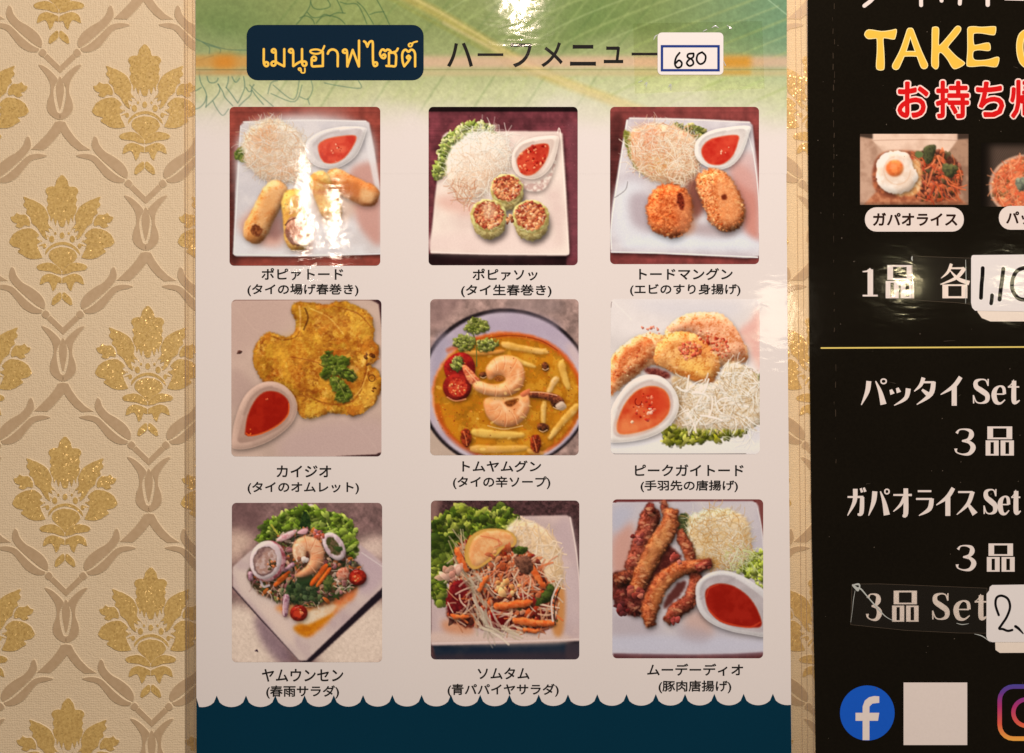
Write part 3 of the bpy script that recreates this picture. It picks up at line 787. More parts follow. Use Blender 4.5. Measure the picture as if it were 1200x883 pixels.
    shrimp([(294, 366), (292, 336), (318, 302), (352, 284), (400, 284), (440, 310), (458, 350), (456, 398), (430, 438), (376, 460), (306, 456), (250, 434), (234, 408), (260, 392), (306, 404), (344, 406), (374, 392), (370, 374), (344, 370), (318, 384), (302, 384)],
           [[(326, 298), (336, 320), (338, 345)], [(372, 286), (374, 312), (366, 345)], [(424, 300), (412, 325), (394, 352)], [(456, 350), (430, 362), (404, 370)], [(450, 410), (424, 402), (400, 392)], [(398, 452), (388, 430), (376, 412)], [(330, 456), (334, 434), (332, 414)], [(280, 446), (284, 424), (280, 404)]],
           [[(318, 330), (350, 306), (400, 308)], [(430, 350), (428, 385), (400, 415)], [(270, 412), (320, 424), (350, 426)]])
    c.poly([(330, 376), (350, 368), (370, 376), (368, 390), (345, 396), (330, 388)], (128, 70, 28), (160, 96, 44), ts=6, blur=1.5)
    c.poly([(440, 445), (480, 425), (476, 448), (450, 462)], (200, 112, 76), shade=.3)
    c.line([(300, 585), (370, 600), (450, 585)], 5, (230, 196, 150), .5)
    c.spec(so, 26, 6, (244, 206, 130), .5)
    c.bits(so, 70, 2.5, [(130, 50, 20), (232, 180, 100), (90, 40, 20)], .6)
    c.grain(.03); return c

def dish_wings():
    c = Canvas(773, 883, (216, 202, 200), 6)
    n = vnoise(c.h, c.w, 120, 27, 3); c.a *= (1 + .02 * n)[..., None]
    c.tint([(150, 50), (600, 50), (560, 120), (300, 110)], (206, 196, 200), .9, 24)
    c.poly([(600, 190), (660, 130), (702, 80), (710, 330), (690, 340), (650, 260)], (218, 166, 156), (224, 180, 168), ts=40, blur=14)
    c.tint([(60, 640), (320, 640), (700, 640), (700, 700), (60, 700)], (222, 214, 218), .9, 14)
    c.tint([(640, 580), (700, 560), (700, 650), (640, 640)], (206, 198, 204), .7, 12)
    c.line([(60, 40), (150, 130)], 4, (228, 216, 212), .7, soft=8)
    c.line([(70, 708), (400, 708), (640, 707)], 4, (96, 84, 84), .85)
    c.line([(60, 50), (58, 75)], 3, (130, 110, 108), .7)
    W1 = [(55, 310), (80, 265), (150, 210), (220, 185), (280, 195), (300, 160), (370, 110), (450, 98), (530, 105), (585, 150), (620, 210), (650, 270), (640, 310), (580, 320), (520, 340), (500, 395), (430, 395), (340, 360), (240, 325), (180, 360), (130, 400), (80, 440), (55, 450)]
    c.poly(W1, (222, 150, 104), (226, 170, 128), ts=44, rough=4, shade=.45, sr=30, shadow=.4, sh=(3, 9), shb=12, blur=2)
    c.poly([(300, 170), (370, 112), (450, 100), (530, 106), (590, 160), (640, 270), (560, 300), (480, 240), (420, 190), (340, 180)], (230, 168, 134), (222, 150, 112), ts=30, rough=5, shade=.4, sr=24)
    c.poly([(240, 300), (260, 230), (330, 185), (420, 190), (490, 250), (530, 320), (500, 385), (430, 395), (340, 360)], (222, 162, 104), (208, 136, 78), ts=34, rough=4, shade=.42, sr=24, shadow=.3, sh=(2, 3), shb=10)
    c.tint([(330, 300), (480, 310), (480, 370), (400, 370)], (232, 178, 92), .6, 18)
    c.tint([(300, 330), (430, 370), (510, 385), (480, 398), (380, 380)], (176, 92, 30), .6, 8)
    c.poly([(58, 320), (100, 260), (180, 205), (240, 220), (240, 290), (190, 330), (120, 380), (80, 430), (58, 440)], (226, 158, 110), (206, 118, 72), ts=24, rough=4, shade=.4, sr=20)
    c.tint([(120, 260), (190, 220), (190, 260), (130, 300), (70, 390), (75, 340)], (186, 92, 50), .55, 8, rough=6)
    c.bits([(420, 180), (480, 180), (560, 220), (560, 290), (500, 280), (460, 230)], 60, 7, [(180, 66, 46), (214, 118, 90), (226, 150, 120), (150, 46, 30)], .8)
    c.bits([(350, 250), (390, 225), (440, 240), (440, 275), (380, 295)], 46, 8, [(196, 92, 70), (222, 140, 112), (170, 66, 50)], .8)
    c.bits([(190, 160), (260, 160), (270, 190), (200, 185)], 12, 6, [(206, 120, 100), (226, 150, 120)], .8)
    c.bits([(70, 330), (180, 240), (180, 280), (80, 400)], 30, 5, [(170, 70, 40), (226, 150, 110)], .7)
    c.bits(W1, 90, 4, [(200, 120, 80), (236, 190, 150), (170, 84, 50)], .5)
    c.poly([(200, 345), (240, 335), (310, 360), (300, 385), (230, 370)], (96, 40, 36), (130, 66, 56), ts=8, rough=3, blur=4)
    c.tex(W1, .09, 20, 7, .35, 5)
    c.spec(W1, 24, 6, (248, 216, 186), .4)
    # lettuce and cabbage
    c.ruffle([(290, 640), (300, 590), (400, 595), (520, 590), (640, 560), (620, 620), (500, 650), (380, 655), (310, 665)], 70, 20, [(150, 146, 44), (120, 122, 34), (176, 170, 80), (96, 100, 30)])
    c.ruffle([(660, 380), (702, 370), (702, 410), (670, 412)], 10, 14, [(120, 118, 50), (90, 90, 40)]); c.ruffle([(660, 540), (702, 510), (702, 570), (670, 570)], 12, 14, [(130, 130, 50), (100, 104, 40)])
    nest = [(330, 370), (430, 405), (520, 395), (560, 310), (640, 330), (700, 400), (705, 560), (640, 600), (520, 600), (400, 595), (340, 580), (330, 480)]
    c.poly(nest, (206, 180, 150), (226, 208, 190), ts=20, rough=7, shade=.25, sr=20, blur=4)
    c.tint([(330, 380), (380, 400), (370, 580), (330, 560)], (150, 110, 70), .6, 14, rough=6)
    c.strands(nest, 230, 62, 5.5, [(236, 222, 208), (226, 204, 180), (216, 184, 150), (242, 232, 222), (190, 156, 112)], 1.0, .62, dark=.45)
    c.strands(nest, 160, 70, 2.6, [(240, 228, 218), (170, 130, 90)], 1.6, .6)
    c.strands([(360, 400), (560, 420), (560, 560), (380, 580)], 50, 80, 7, [(246, 236, 226), (236, 216, 200)], 1.2, .85)
    c.strands([(560, 300), (700, 360), (700, 640), (560, 640)], 60, 80, 3, [(244, 234, 224)], 1.4, .8)
    # sauce boat
    sau = [(88, 610), (90, 560), (120, 490), (170, 435), (230, 415), (285, 430), (310, 475), (305, 530), (260, 580), (190, 608), (120, 620)]
    c.bowl([(50, 640), (58, 520), (110, 430), (160, 385), (220, 366), (280, 378), (330, 430), (350, 490), (335, 550), (290, 600), (220, 635), (140, 652), (60, 656)], [(72, 624), (82, 530), (128, 450), (190, 402), (250, 392), (308, 428), (328, 490), (308, 552), (240, 604), (150, 634)], sau, (226, 212, 206), (204, 182, 176), (190, 66, 36), (208, 98, 58))
    c.tint([(90, 560), (180, 560), (260, 570), (190, 608), (100, 615)], (222, 132, 84), .7, 12)
    c.tint([(220, 440), (290, 450), (300, 510), (240, 540)], (190, 50, 28), .6, 14)
    c.bits(ell(210, 505, 55, 60), 30, 6, [(150, 24, 16), (232, 140, 110), (186, 40, 26)], .8)
    c.line(ell(176, 482, 14, 16)[:10], 5, (130, 20, 14), .85); c.bits(ell(228, 525, 12, 12), 4, 6, [(240, 180, 160)], .8)
    c.bits(ell(148, 565, 8, 8), 2, 6, [(240, 190, 160)], .8)
    c.grain(.02); return c
def dish_glass_noodle_salad():
    c = Canvas(773, 883, (126, 100, 100), 7)
    n = vnoise(c.h, c.w, 22, 33, 4); c.a *= (1 + .07 * n)[..., None]
    c.tint([(60, 30), (200, 30), (200, 160), (80, 220)], (112, 84, 86), .6, 20)
    c.tint([(60, 150), (180, 190), (70, 300)], (218, 190, 176), .85, 26)
    c.tint([(620, 200), (740, 180), (740, 280), (640, 260)], (226, 202, 192), .85, 24)
    c.tint([(60, 480), (180, 500), (280, 620), (300, 730), (60, 730)], (228, 208, 196), .95, 24)
    c.tint([(180, 520), (240, 560), (340, 700), (280, 720), (200, 620)], (120, 96, 112), .75, 16)
    c.tint([(560, 560), (740, 460), (740, 730), (440, 730)], (228, 208, 196), .95, 24)
    n2 = vnoise(c.h, c.w, 10, 35, 3); c.a *= (1 + .02 * n2)[..., None]
    c.bits([(178, 672), (192, 672), (190, 688), (180, 688)], 2, 6, [(60, 40, 60)], .8)
    c.poly([(728, 395), (740, 395), (740, 430), (470, 680), (420, 722), (375, 722), (420, 690)], (36, 26, 36), smooth=False, blur=2)
    c.line([(84, 398), (200, 530), (375, 716)], 9, (52, 38, 48), .8, False, 4)
    P = [(84, 310), (150, 250), (420, 38), (640, 220), (735, 300), (738, 390), (400, 715), (370, 715), (84, 396)]
    c.poly(P, (206, 186, 184), (190, 168, 172), ts=90, smooth=False, blur=2)
    c.poly([(405, 48), (420, 40), (436, 50), (430, 70), (405, 68)], (222, 206, 206), blur=1)
    c.tint([(84, 320), (170, 330), (300, 540), (385, 700), (110, 410)], (216, 196, 190), .9, 10, False)
    c.tint([(640, 240), (735, 310), (720, 390), (640, 430), (600, 330)], (186, 164, 176), .8, 14)
    c.tint([(200, 460), (330, 540), (340, 640), (240, 540)], (222, 198, 190), .6, 12)
    c.line([(640, 250), (732, 312)], 5, (216, 202, 206), .7, soft=4)
    # dressing pool
    c.poly([(270, 480), (360, 540), (400, 610), (450, 590), (540, 500), (620, 420), (600, 330), (480, 420)], (214, 130, 70), (222, 160, 110), ts=30, rough=4, blur=8)
    c.poly([(345, 570), (400, 612), (470, 560), (520, 510), (440, 540)], (206, 128, 26), (190, 112, 20), ts=18, blur=6)
    c.poly([(360, 540), (440, 490), (520, 470), (520, 500), (440, 545), (400, 560)], (222, 190, 160), (226, 204, 180), ts=18, blur=5)
    c.tint([(540, 360), (620, 390), (560, 470), (520, 460)], (206, 110, 70), .7, 10, rough=5)
    # lettuce
    let = [(200, 200), (215, 130), (290, 90), (340, 60), (430, 62), (520, 85), (590, 120), (612, 180), (605, 260), (560, 290), (480, 180), (300, 170), (250, 190)]
    c.poly(let, (96, 116, 36), (62, 80, 26), ts=20, rough=5, shadow=.3)
    c.ruffle(let, 130, 22, [(116, 140, 48), (140, 160, 66), (84, 106, 34), (160, 176, 90), (64, 84, 28)])
    c.poly([(385, 75), (400, 70), (420, 110), (412, 150), (385, 155), (372, 120)], (30, 50, 26), (50, 72, 32), ts=10, rough=3)
    c.line([(250, 130), (275, 165), (300, 190)], 8, (190, 180, 80), .7)
    # heap
    heap = [(150, 340), (190, 290), (260, 190), (360, 150), (470, 160), (560, 240), (640, 320), (630, 380), (540, 440), (440, 480), (330, 470), (250, 450), (180, 410)]
    c.poly(heap, (92, 64, 50), (60, 52, 34), ts=18, rough=6, blur=3, shadow=.4)
    c.bits(heap, 330, 9, [(64, 84, 44), (44, 58, 38), (176, 110, 80), (206, 160, 140), (122, 70, 60), (216, 120, 60), (196, 172, 160), (96, 110, 60), (150, 90, 100)], .85, elong=2.6)
    c.strands(heap, 90, 60, 4, [(226, 206, 196), (206, 170, 150), (190, 150, 150)], 2, .7)
    c.poly([(310, 400), (360, 370), (430, 350), (450, 400), (430, 450), (360, 470), (310, 440)], (40, 54, 36), (58, 74, 46), ts=10, rough=9, rscale=16, shade=.4, sr=10)
    c.bits([(300, 390), (450, 350), (450, 460), (320, 470)], 60, 10, [(46, 62, 40), (70, 86, 54), (34, 44, 30), (96, 100, 70)], .85, elong=2.4)
    c.poly([(360, 350), (420, 335), (430, 380), (380, 390)], (52, 74, 44), rough=5, shade=.4, sr=8)
    c.poly([(470, 372), (500, 350), (520, 372), (505, 410), (480, 420)], (96, 104, 56), (60, 76, 40), ts=10, rough=5, shade=.35, sr=8)
    for (p, q, w) in (((490, 300), (420, 390), 22), ((505, 315), (445, 395), 16), ((320, 345), (262, 392), 18), ((330, 330), (275, 370), 12)):
        c.poly(caps(p, q, w, w), (222, 112, 48), (206, 90, 34), ts=14, shade=.35, sr=6, shadow=.4, sh=(2, 4), shb=4)
    c.line([(170, 300), (200, 360), (215, 395), (240, 390)], 9, (196, 180, 190), .9, soft=3)
    for (p, q, w) in (((315, 430), (308, 525), 30), ((350, 295), (300, 330), 20), ((160, 330), (160, 370), 24)):
        c.poly(caps(p, q, w, w * .8), (186, 150, 164), (150, 104, 124), ts=12, shade=.4, sr=7, shadow=.4)
    c.line([(312, 430), (300, 480), (305, 520)], 4, (226, 206, 210), .7)
    # squid rings
    c.poly(ell(236, 285, 76, 88, 14), (150, 76, 86), (196, 150, 158), ts=16, shade=.3, sr=10, shadow=.45, sh=(4, 8), shb=8)
    c.poly(ell(226, 282, 68, 84, 14), (222, 206, 212), (206, 186, 194), ts=30, shade=.35, sr=10)
    c.poly(ell(222, 286, 50, 64, 14), (128, 98, 98), (160, 130, 126), ts=18, rough=2, rim=.3, sr=8)
    c.poly([(182, 300), (220, 250), (262, 240), (268, 290), (240, 330), (200, 340)], (206, 182, 180), (176, 140, 130), ts=12, rough=3, alpha=.8)
    c.bits([(225, 300), (262, 280), (262, 320), (240, 336)], 10, 7, [(70, 60, 36), (200, 120, 80)], .8)
    c.poly(ell(520, 222, 42, 66, -32), (214, 196, 204), (190, 166, 178), ts=18, shade=.4, sr=8, shadow=.45)
    c.poly(ell(518, 222, 24, 46, -32), (70, 74, 40), (110, 90, 70), ts=10, rough=3)
    c.poly([(520, 225), (550, 222), (556, 240), (535, 246)], (60, 76, 40), rough=3, shade=.3)
    # pink onion + prawn
    c.poly([(270, 195), (310, 165), (360, 150), (340, 180), (300, 200)], (222, 182, 186), (200, 140, 150), ts=12, shade=.3, sr=6, shadow=.4)
    c.poly([(360, 165), (380, 148), (408, 148), (395, 170)], (216, 166, 176), shade=.3, shadow=.4)
    c.bits([(440, 150), (480, 155), (470, 190), (440, 180)], 10, 9, [(206, 140, 150), (180, 90, 70)], .8)
    pr = [(344, 262), (342, 222), (362, 190), (402, 178), (444, 190), (472, 226), (476, 276), (456, 318), (420, 344), (372, 356), (350, 346), (384, 322), (408, 296), (416, 262), (404, 244), (396, 262), (392, 288), (364, 292)]
    c.poly([(x + 4, y + 12) for x, y in pr], (50, 30, 24), alpha=.5, blur=8)
    c.poly(pr, (218, 150, 112), (226, 172, 138), ts=24, shade=.42, sr=15, rim=.12, blur=2)
    for l in ([(352, 205), (372, 222), (384, 240)], [(392, 180), (400, 204), (404, 226)], [(440, 190), (430, 214), (418, 238)], [(474, 240), (450, 248), (428, 256)], [(470, 292), (446, 284), (424, 278)], [(440, 334), (424, 316), (410, 302)]):
        c.line(l, 3, (186, 104, 72), .55, True, 3); c.line([(p[0] + 4, p[1] + 2) for p in l], 4, (244, 204, 170), .45, True, 4)
    c.poly([(346, 222), (372, 206), (392, 226), (396, 256), (388, 286), (362, 288), (346, 262)], (232, 200, 172), (216, 168, 138), ts=12, shade=.3, sr=8, alpha=.9, blur=2)
    c.poly([(404, 246), (414, 262), (406, 292), (390, 314), (396, 280)], (90, 44, 32), blur=2, alpha=.85)
    c.line([(440, 220), (465, 225)], 4, (206, 120, 90), .6); c.line([(445, 270), (470, 275)], 4, (206, 120, 90), .6)
    c.bits([(355, 275), (410, 270), (400, 300), (360, 300)], 6, 9, [(226, 212, 210), (120, 70, 50)], .8)
    # tomatoes
    for (x, y, r) in ((368, 510, 38), (622, 356, 38)):
        c.poly(ell(x, y, r, r * .92), (160, 46, 34), (122, 28, 22), ts=14, shade=.4, sr=12, shadow=.4, rim=.2)
        c.poly(ell(x - 3, y + 2, r * .5, r * .45), (190, 64, 40), ts=8, rough=3)
        c.bits(ell(x, y, r * .5, r * .5), 10, 4, [(226, 150, 100), (200, 90, 60)], .8); c.line([(x - r * .4, y - r * .6), (x, y - r * .72)], 4, (236, 170, 150), .5)
    c.bits([(585, 290), (620, 280), (615, 310), (590, 310)], 5, 10, [(60, 50, 60), (90, 80, 60)], .9)
    c.poly(ell(558, 340, 26, 30, 20), (206, 150, 130), (176, 100, 80), ts=10, rough=4, shade=.4, sr=8)
    c.grain(.035); return c

def dish_papaya_salad():
    c = Canvas(773, 883, (78, 56, 60), 8)
    n = vnoise(c.h, c.w, 12, 43, 4); c.a *= (1 + .12 * n)[..., None]
    c.tint([(40, 20), (90, 20), (80, 120), (50, 200)], (150, 122, 120), .8, 10)
    c.bits([(90, 25), (690, 25), (690, 85), (400, 90)], 90, 2.5, [(120, 92, 92), (50, 34, 40)], .5)
    c.poly([(62, 640), (700, 625), (700, 720), (78, 720)], (28, 44, 66), (40, 52, 70), ts=60, smooth=False, blur=3)
    c.tint([(60, 690), (700, 680), (700, 720), (60, 720)], (70, 56, 66), .7, 10)
    c.tint([(640, 630), (700, 630), (700, 710), (640, 710)], (70, 60, 70), .8, 6)
    c.poly([(420, 92), (640, 88), (660, 100), (680, 220), (700, 420), (700, 630), (400, 640), (56, 650), (56, 440), (200, 120)], (206, 190, 196), (190, 176, 186), ts=90, smooth=False, shadow=.3, blur=2)
    c.tint([(570, 160), (650, 100), (690, 300), (640, 260)], (186, 172, 186), .8, 16)
    c.tint([(430, 120), (520, 160), (600, 160), (560, 110)], (176, 164, 170), .5, 16)
    c.tint([(620, 320), (690, 330), (695, 560), (640, 520)], (198, 186, 198), .8, 16)
    c.tint([(80, 590), (600, 600), (600, 640), (80, 640)], (212, 194, 192), .9, 10)
    c.line([(654, 98), (680, 240), (698, 430), (698, 620)], 6, (222, 212, 218), .9, soft=3)
    c.line([(60, 640), (400, 632), (695, 622)], 6, (220, 208, 214), .9, soft=3)
    c.tint([(110, 540), (230, 560), (230, 600), (120, 590)], (206, 140, 100), .7, 12)
    c.tint([(570, 400), (630, 400), (625, 590), (580, 590)], (196, 130, 60), .75, 8)
    # lettuce
    let = [(60, 160), (110, 80), (190, 50), (300, 70), (370, 50), (430, 110), (400, 160), (260, 180), (180, 260), (130, 330), (110, 470), (60, 440)]
    c.poly(let, (84, 104, 34), (50, 68, 24), ts=22, rough=5)
    c.ruffle(let, 150, 26, [(110, 132, 44), (136, 154, 62), (72, 94, 30), (158, 172, 84), (54, 74, 26)])
    c.tint([(60, 190), (130, 190), (140, 260), (70, 300)], (44, 62, 24), .55, 16, rough=8)
    # white cabbage
    cab = [(380, 160), (430, 110), (520, 130), (590, 190), (620, 280), (625, 380), (560, 410), (500, 330), (450, 250)]
    c.poly(cab, (222, 196, 160), (232, 212, 186), ts=24, rough=6, blur=4, shade=.3, sr=24)
    c.strands(cab, 120, 70, 6, [(236, 218, 196), (226, 200, 166), (240, 228, 212)], 1.3, .8)
    # heap
    heap = [(130, 470), (150, 330), (170, 220), (260, 180), (400, 220), (500, 260), (560, 380), (600, 420), (580, 570), (450, 590), (330, 580), (200, 570), (130, 530)]
    c.poly(heap, (120, 62, 44), (84, 36, 30), ts=20, rough=6, blur=3)
    c.bits(heap, 260, 12, [(176, 78, 46), (206, 120, 80), (96, 34, 30), (120, 24, 28), (222, 170, 140), (214, 100, 50), (80, 84, 44), (60, 30, 28)], .8, elong=2.4)
    c.poly([(150, 380), (200, 370), (240, 440), (220, 500), (150, 520), (120, 470)], (90, 20, 28), (120, 30, 34), ts=14, rough=5, shade=.4, sr=12)
    c.poly(ell(350, 540, 56, 44, -6), (130, 18, 24), (96, 12, 18), ts=20, shade=.45, sr=14, shadow=.3)
    c.strands(heap, 170, 85, 7, [(222, 186, 160), (206, 150, 120), (226, 206, 190), (216, 120, 70), (230, 214, 200)], 1.0, .8, dark=.5)
    c.strands([(150, 180), (220, 160), (260, 320), (180, 360)], 26, 110, 6, [(216, 200, 180), (190, 180, 150)], .7, .7, 1.3, .5)
    c.strands([(200, 350), (290, 380), (340, 560), (260, 580)], 40, 130, 9, [(196, 188, 176), (216, 206, 192), (170, 158, 140)], .6, .55, 1.15, .3, dark=.5)
    c.strands([(250, 560), (430, 570), (450, 600), (330, 600)], 12, 120, 8, [(222, 216, 206), (210, 200, 180)], .5, .7, .35, .3)
    c.strands([(320, 240), (520, 260), (560, 400), (330, 380)], 60, 110, 7, [(230, 206, 186), (222, 150, 120), (214, 110, 66)], 1.4, .8, dark=.5)
    for (p, q, w) in (((325, 480), (490, 462), 34), ((410, 540), (590, 555), 32), ((480, 290), (545, 400), 28), ((165, 230), (210, 330), 28), ((300, 350), (260, 420), 20), ((140, 520), (215, 525), 18), ((450, 580), (520, 585), 18)):
        c.poly(caps(p, q, w, w * .9, 4), (206, 98, 48), (222, 128, 74), ts=14, rough=3, shade=.4, sr=8, shadow=.5, sh=(2, 6), shb=6)
    c.poly([(530, 430), (560, 390), (590, 400), (580, 450), (545, 470), (500, 475)], (70, 86, 40), (50, 62, 30), ts=10, rough=4, shade=.4)
    c.poly([(405, 235), (430, 222), (468, 228), (462, 252), (420, 255)], (76, 96, 40), (56, 70, 30), ts=8, rough=3, shade=.4)
    c.poly([(415, 275), (470, 265), (495, 300), (480, 345), (440, 330)], (120, 84, 70), (90, 60, 50), ts=10, rough=3, shade=.4)
    c.bits([(335, 370), (430, 365), (430, 420), (340, 420)], 14, 13, [(222, 182, 130), (206, 150, 100)], .9)
    c.bits([(100, 340), (160, 300), (180, 350), (120, 370)], 12, 13, [(206, 170, 160), (180, 130, 120)], .8, elong=2.5)
    c.line([(580, 545), (575, 460), (600, 390), (618, 360)], 7, (216, 206, 206), .9); c.line([(590, 560), (588, 470), (612, 400)], 6, (60, 50, 44), .8)
    # lime
    c.poly([(205, 230), (225, 180), (275, 150), (340, 145), (400, 160), (425, 195), (410, 225), (370, 230), (340, 260), (290, 300), (240, 322), (208, 290)], (206, 166, 92), shadow=.45, sh=(4, 8), shb=8)
    c.poly([(222, 235), (240, 190), (285, 160), (340, 154), (395, 168), (412, 195), (400, 215), (360, 222), (330, 250), (285, 290), (245, 308), (222, 280)], (230, 186, 138), (222, 160, 110), ts=26, rough=2, shade=.2, sr=10, blur=2)
    c.line([(270, 178), (330, 190), (360, 210), (330, 225)], 6, (206, 120, 84), .7, soft=4); c.line([(345, 190), (350, 220)], 5, (200, 100, 76), .5, soft=4)
    c.line([(206, 290), (202, 235), (222, 185)], 5, (206, 172, 70), .7, soft=4)
    c.bits([(300, 260), (400, 230), (400, 300), (320, 330)], 14, 9, [(222, 160, 120), (150, 76, 50)], .8, elong=2.5)
    c.grain(.035); return c

def dish_pork_strips():
    c = Canvas(773, 883, (206, 186, 186), 9)
    n = vnoise(c.h, c.w, 120, 47, 3); c.a *= (1 + .03 * n)[..., None]
    c.a[:34] = (112, 52, 50)
    c.poly([(60, 42), (85, 32), (400, 28), (670, 26), (700, 60), (722, 240), (722, 680), (400, 690), (60, 690)], (206, 190, 190), (196, 182, 186), ts=90, smooth=False, blur=2)
    c.poly([(676, 20), (720, 20), (720, 200), (704, 120), (694, 50)], (126, 70, 66), smooth=False, blur=2)
    c.poly([(68, 682), (400, 688), (590, 684), (715, 676), (720, 720), (60, 720)], (104, 52, 52), (90, 44, 46), ts=30, smooth=False, blur=2)
    c.tint([(65, 190), (150, 120), (160, 320), (65, 340)], (206, 150, 134), .9, 18)
    c.tint([(65, 60), (150, 60), (120, 130), (65, 160)], (186, 180, 192), .8, 16)
    c.tint([(70, 520), (200, 540), (250, 600), (80, 640)], (186, 168, 172), .8, 16)
    c.tint([(70, 610), (700, 620), (700, 680), (70, 680)], (200, 192, 204), .9, 14)
    c.tint([(380, 520), (450, 500), (500, 600), (380, 600)], (206, 164, 150), .8, 18)
    c.tint([(340, 560), (480, 590), (460, 640), (360, 620)], (176, 160, 166), .6, 16)
    c.line([(690, 60), (708, 150), (716, 250)], 5, (222, 206, 202), .8, soft=3)
    # nest
    c.poly([(340, 110), (370, 80), (400, 100), (400, 190), (360, 180)], (70, 76, 44), (100, 100, 60), ts=10, rough=4)
    c.ruffle([(590, 310), (680, 250), (715, 260), (712, 400), (660, 360)], 40, 18, [(160, 168, 60), (186, 190, 100), (130, 140, 46)])
    nest = [(390, 110), (450, 70), (560, 60), (640, 110), (665, 200), (650, 270), (590, 320), (500, 310), (430, 290), (400, 220)]
    c.poly(nest, (222, 184, 136), (236, 208, 176), ts=22, rough=7, shade=.3, sr=34, blur=4, shadow=.2)
    c.strands(nest, 380, 85, 2.5, [(240, 218, 190), (230, 196, 150), (246, 232, 214), (222, 170, 110), (206, 150, 90)], 3.2, .75)
    c.strands([(560, 230), (690, 250), (690, 320), (580, 330)], 50, 60, 3, [(226, 226, 180), (206, 206, 130)], 2, .8)
    c.tint([(430, 260), (520, 280), (500, 330), (440, 310)], (196, 130, 60), .5, 12, rough=6)
    # pork
    dk = (126, 62, 38)
    def strip(p0, p1, w0, w1, b, a1=(176, 96, 62), a2=(142, 70, 46), n=60):
        o = caps(p0, p1, w0, w1, b, 8)
        c.poly(o, a1, a2, ts=22, rough=4, rscale=14, shade=.65, sr=22, shadow=.55, sh=(5, 9), shb=10, rim=.3, blur=2)
        c.bits(o, n, 6, [tuple(min(255, v * 1.25) for v in a1), a2, tuple(v * .7 for v in a2)], .35, elong=2.4)
        c.tex(o, .15, 20, 6, .35, int(p0[0]) % 11); c.spec(caps(p0, p1, w0 * .6, w1 * .6, b, 6), int(n * .3), 7, (236, 176, 132), .5)
    c.poly([(65, 340), (160, 320), (250, 200), (330, 230), (360, 300), (260, 420), (200, 510), (150, 520), (90, 500), (66, 430)], (84, 32, 28), (110, 50, 40), ts=18, rough=5, blur=4)
    strip((240, 60), (150, 340), 84, 90, 0, (166, 86, 66), (120, 56, 44))
    strip((225, 34), (228, 90), 28, 46, 0, (150, 66, 52), (110, 44, 36), 16)
    strip((72, 372), (175, 340), 60, 60, 0, (126, 64, 44), (90, 40, 32), 30)
    strip((80, 420), (190, 510), 60, 50, 8, (120, 54, 46), (84, 34, 30), 30)
    c.bits([(80, 470), (130, 470), (125, 512), (90, 508)], 10, 12, [(110, 40, 38), (76, 26, 26)], .9)
    def piece(path, ws, a1, a2, n=50):
        o = path_outline(path, ws)
        c.poly(o, a1, a2, ts=22, rough=4, rscale=14, shade=.6, sr=18, shadow=.55, sh=(5, 9), shb=10, rim=.28, blur=2)
        c.bits(o, n, 6, [tuple(min(255, v * 1.22) for v in a1), a2, tuple(v * .72 for v in a2)], .35, elong=2.4)
        c.tex(o, .13, 20, 7, .35, int(path[0][0]) % 11)
        c.spec(path_outline(path, [w * .5 for w in ws]), int(n * .35), 7, (232, 166, 122), .55)
    piece([(352, 150), (372, 200), (396, 250), (408, 310)], [30, 52, 50, 40], (178, 96, 66), (140, 66, 46), 24)
    piece([(412, 300), (426, 380), (400, 450), (340, 500), (296, 548)], [44, 62, 66, 66, 40], (172, 88, 62), (132, 60, 44), 40)
    c.poly([(300, 440), (350, 380), (384, 380), (350, 440), (290, 490)], (86, 34, 28), rough=4, blur=4, alpha=.9)
    piece([(486, 290), (430, 306), (350, 322), (280, 372), (238, 450), (222, 520), (236, 568)], [30, 56, 66, 76, 78, 66, 34], (188, 104, 64), (154, 76, 48), 80)
    piece([(430, 320), (462, 304), (492, 292)], [30, 42, 30], (166, 76, 60), (126, 50, 42), 14)
    piece([(284, 26), (292, 60), (312, 100)], [24, 34, 50], (160, 84, 58), (118, 54, 40), 14)
    piece([(316, 62), (308, 140), (262, 210), (220, 290), (186, 360), (160, 430)], [56, 84, 84, 80, 78, 50], (190, 112, 70), (154, 80, 50), 90)
    c.tint([(270, 150), (320, 130), (270, 250), (200, 340), (190, 300)], (220, 156, 96), .5, 12, rough=5)
    c.tint([(240, 420), (300, 360), (360, 330), (300, 400), (240, 500)], (216, 140, 80), .5, 10, rough=5)
    c.bits([(320, 260), (360, 270), (355, 300), (325, 300)], 10, 10, [(160, 70, 60), (196, 110, 90)], .9)
    c.bits([(140, 380), (190, 400), (190, 440), (140, 430)], 14, 11, [(190, 106, 84), (150, 70, 60)], .9)
    c.bits([(310, 520), (350, 520), (340, 552), (315, 550)], 8, 10, [(150, 66, 60)], .9); c.bits([(150, 180), (190, 170), (190, 210), (155, 212)], 10, 10, [(166, 86, 76), (120, 50, 44)], .9)
    # sauce boat
    sau = [(465, 430), (480, 400), (520, 384), (580, 392), (640, 430), (680, 480), (705, 540), (704, 565), (680, 572), (600, 566), (530, 545), (480, 495)]
    c.bowl([(424, 430), (432, 380), (476, 342), (540, 328), (610, 345), (680, 385), (735, 440), (735, 598), (660, 602), (560, 582), (480, 545), (436, 492)], [(444, 430), (462, 376), (520, 350), (590, 360), (672, 410), (730, 470), (730, 584), (640, 584), (540, 558), (466, 505)], sau, (218, 206, 204), (196, 180, 180), (148, 26, 14), (162, 36, 22), (-3, 10))
    c.line([(700, 550), (660, 570), (590, 562), (525, 540), (480, 495)], 8, (206, 72, 40), .7, soft=5)
    c.line([(470, 440), (482, 404), (520, 388)], 5, (206, 80, 50), .6, soft=4)
    c.grain(.03); return c

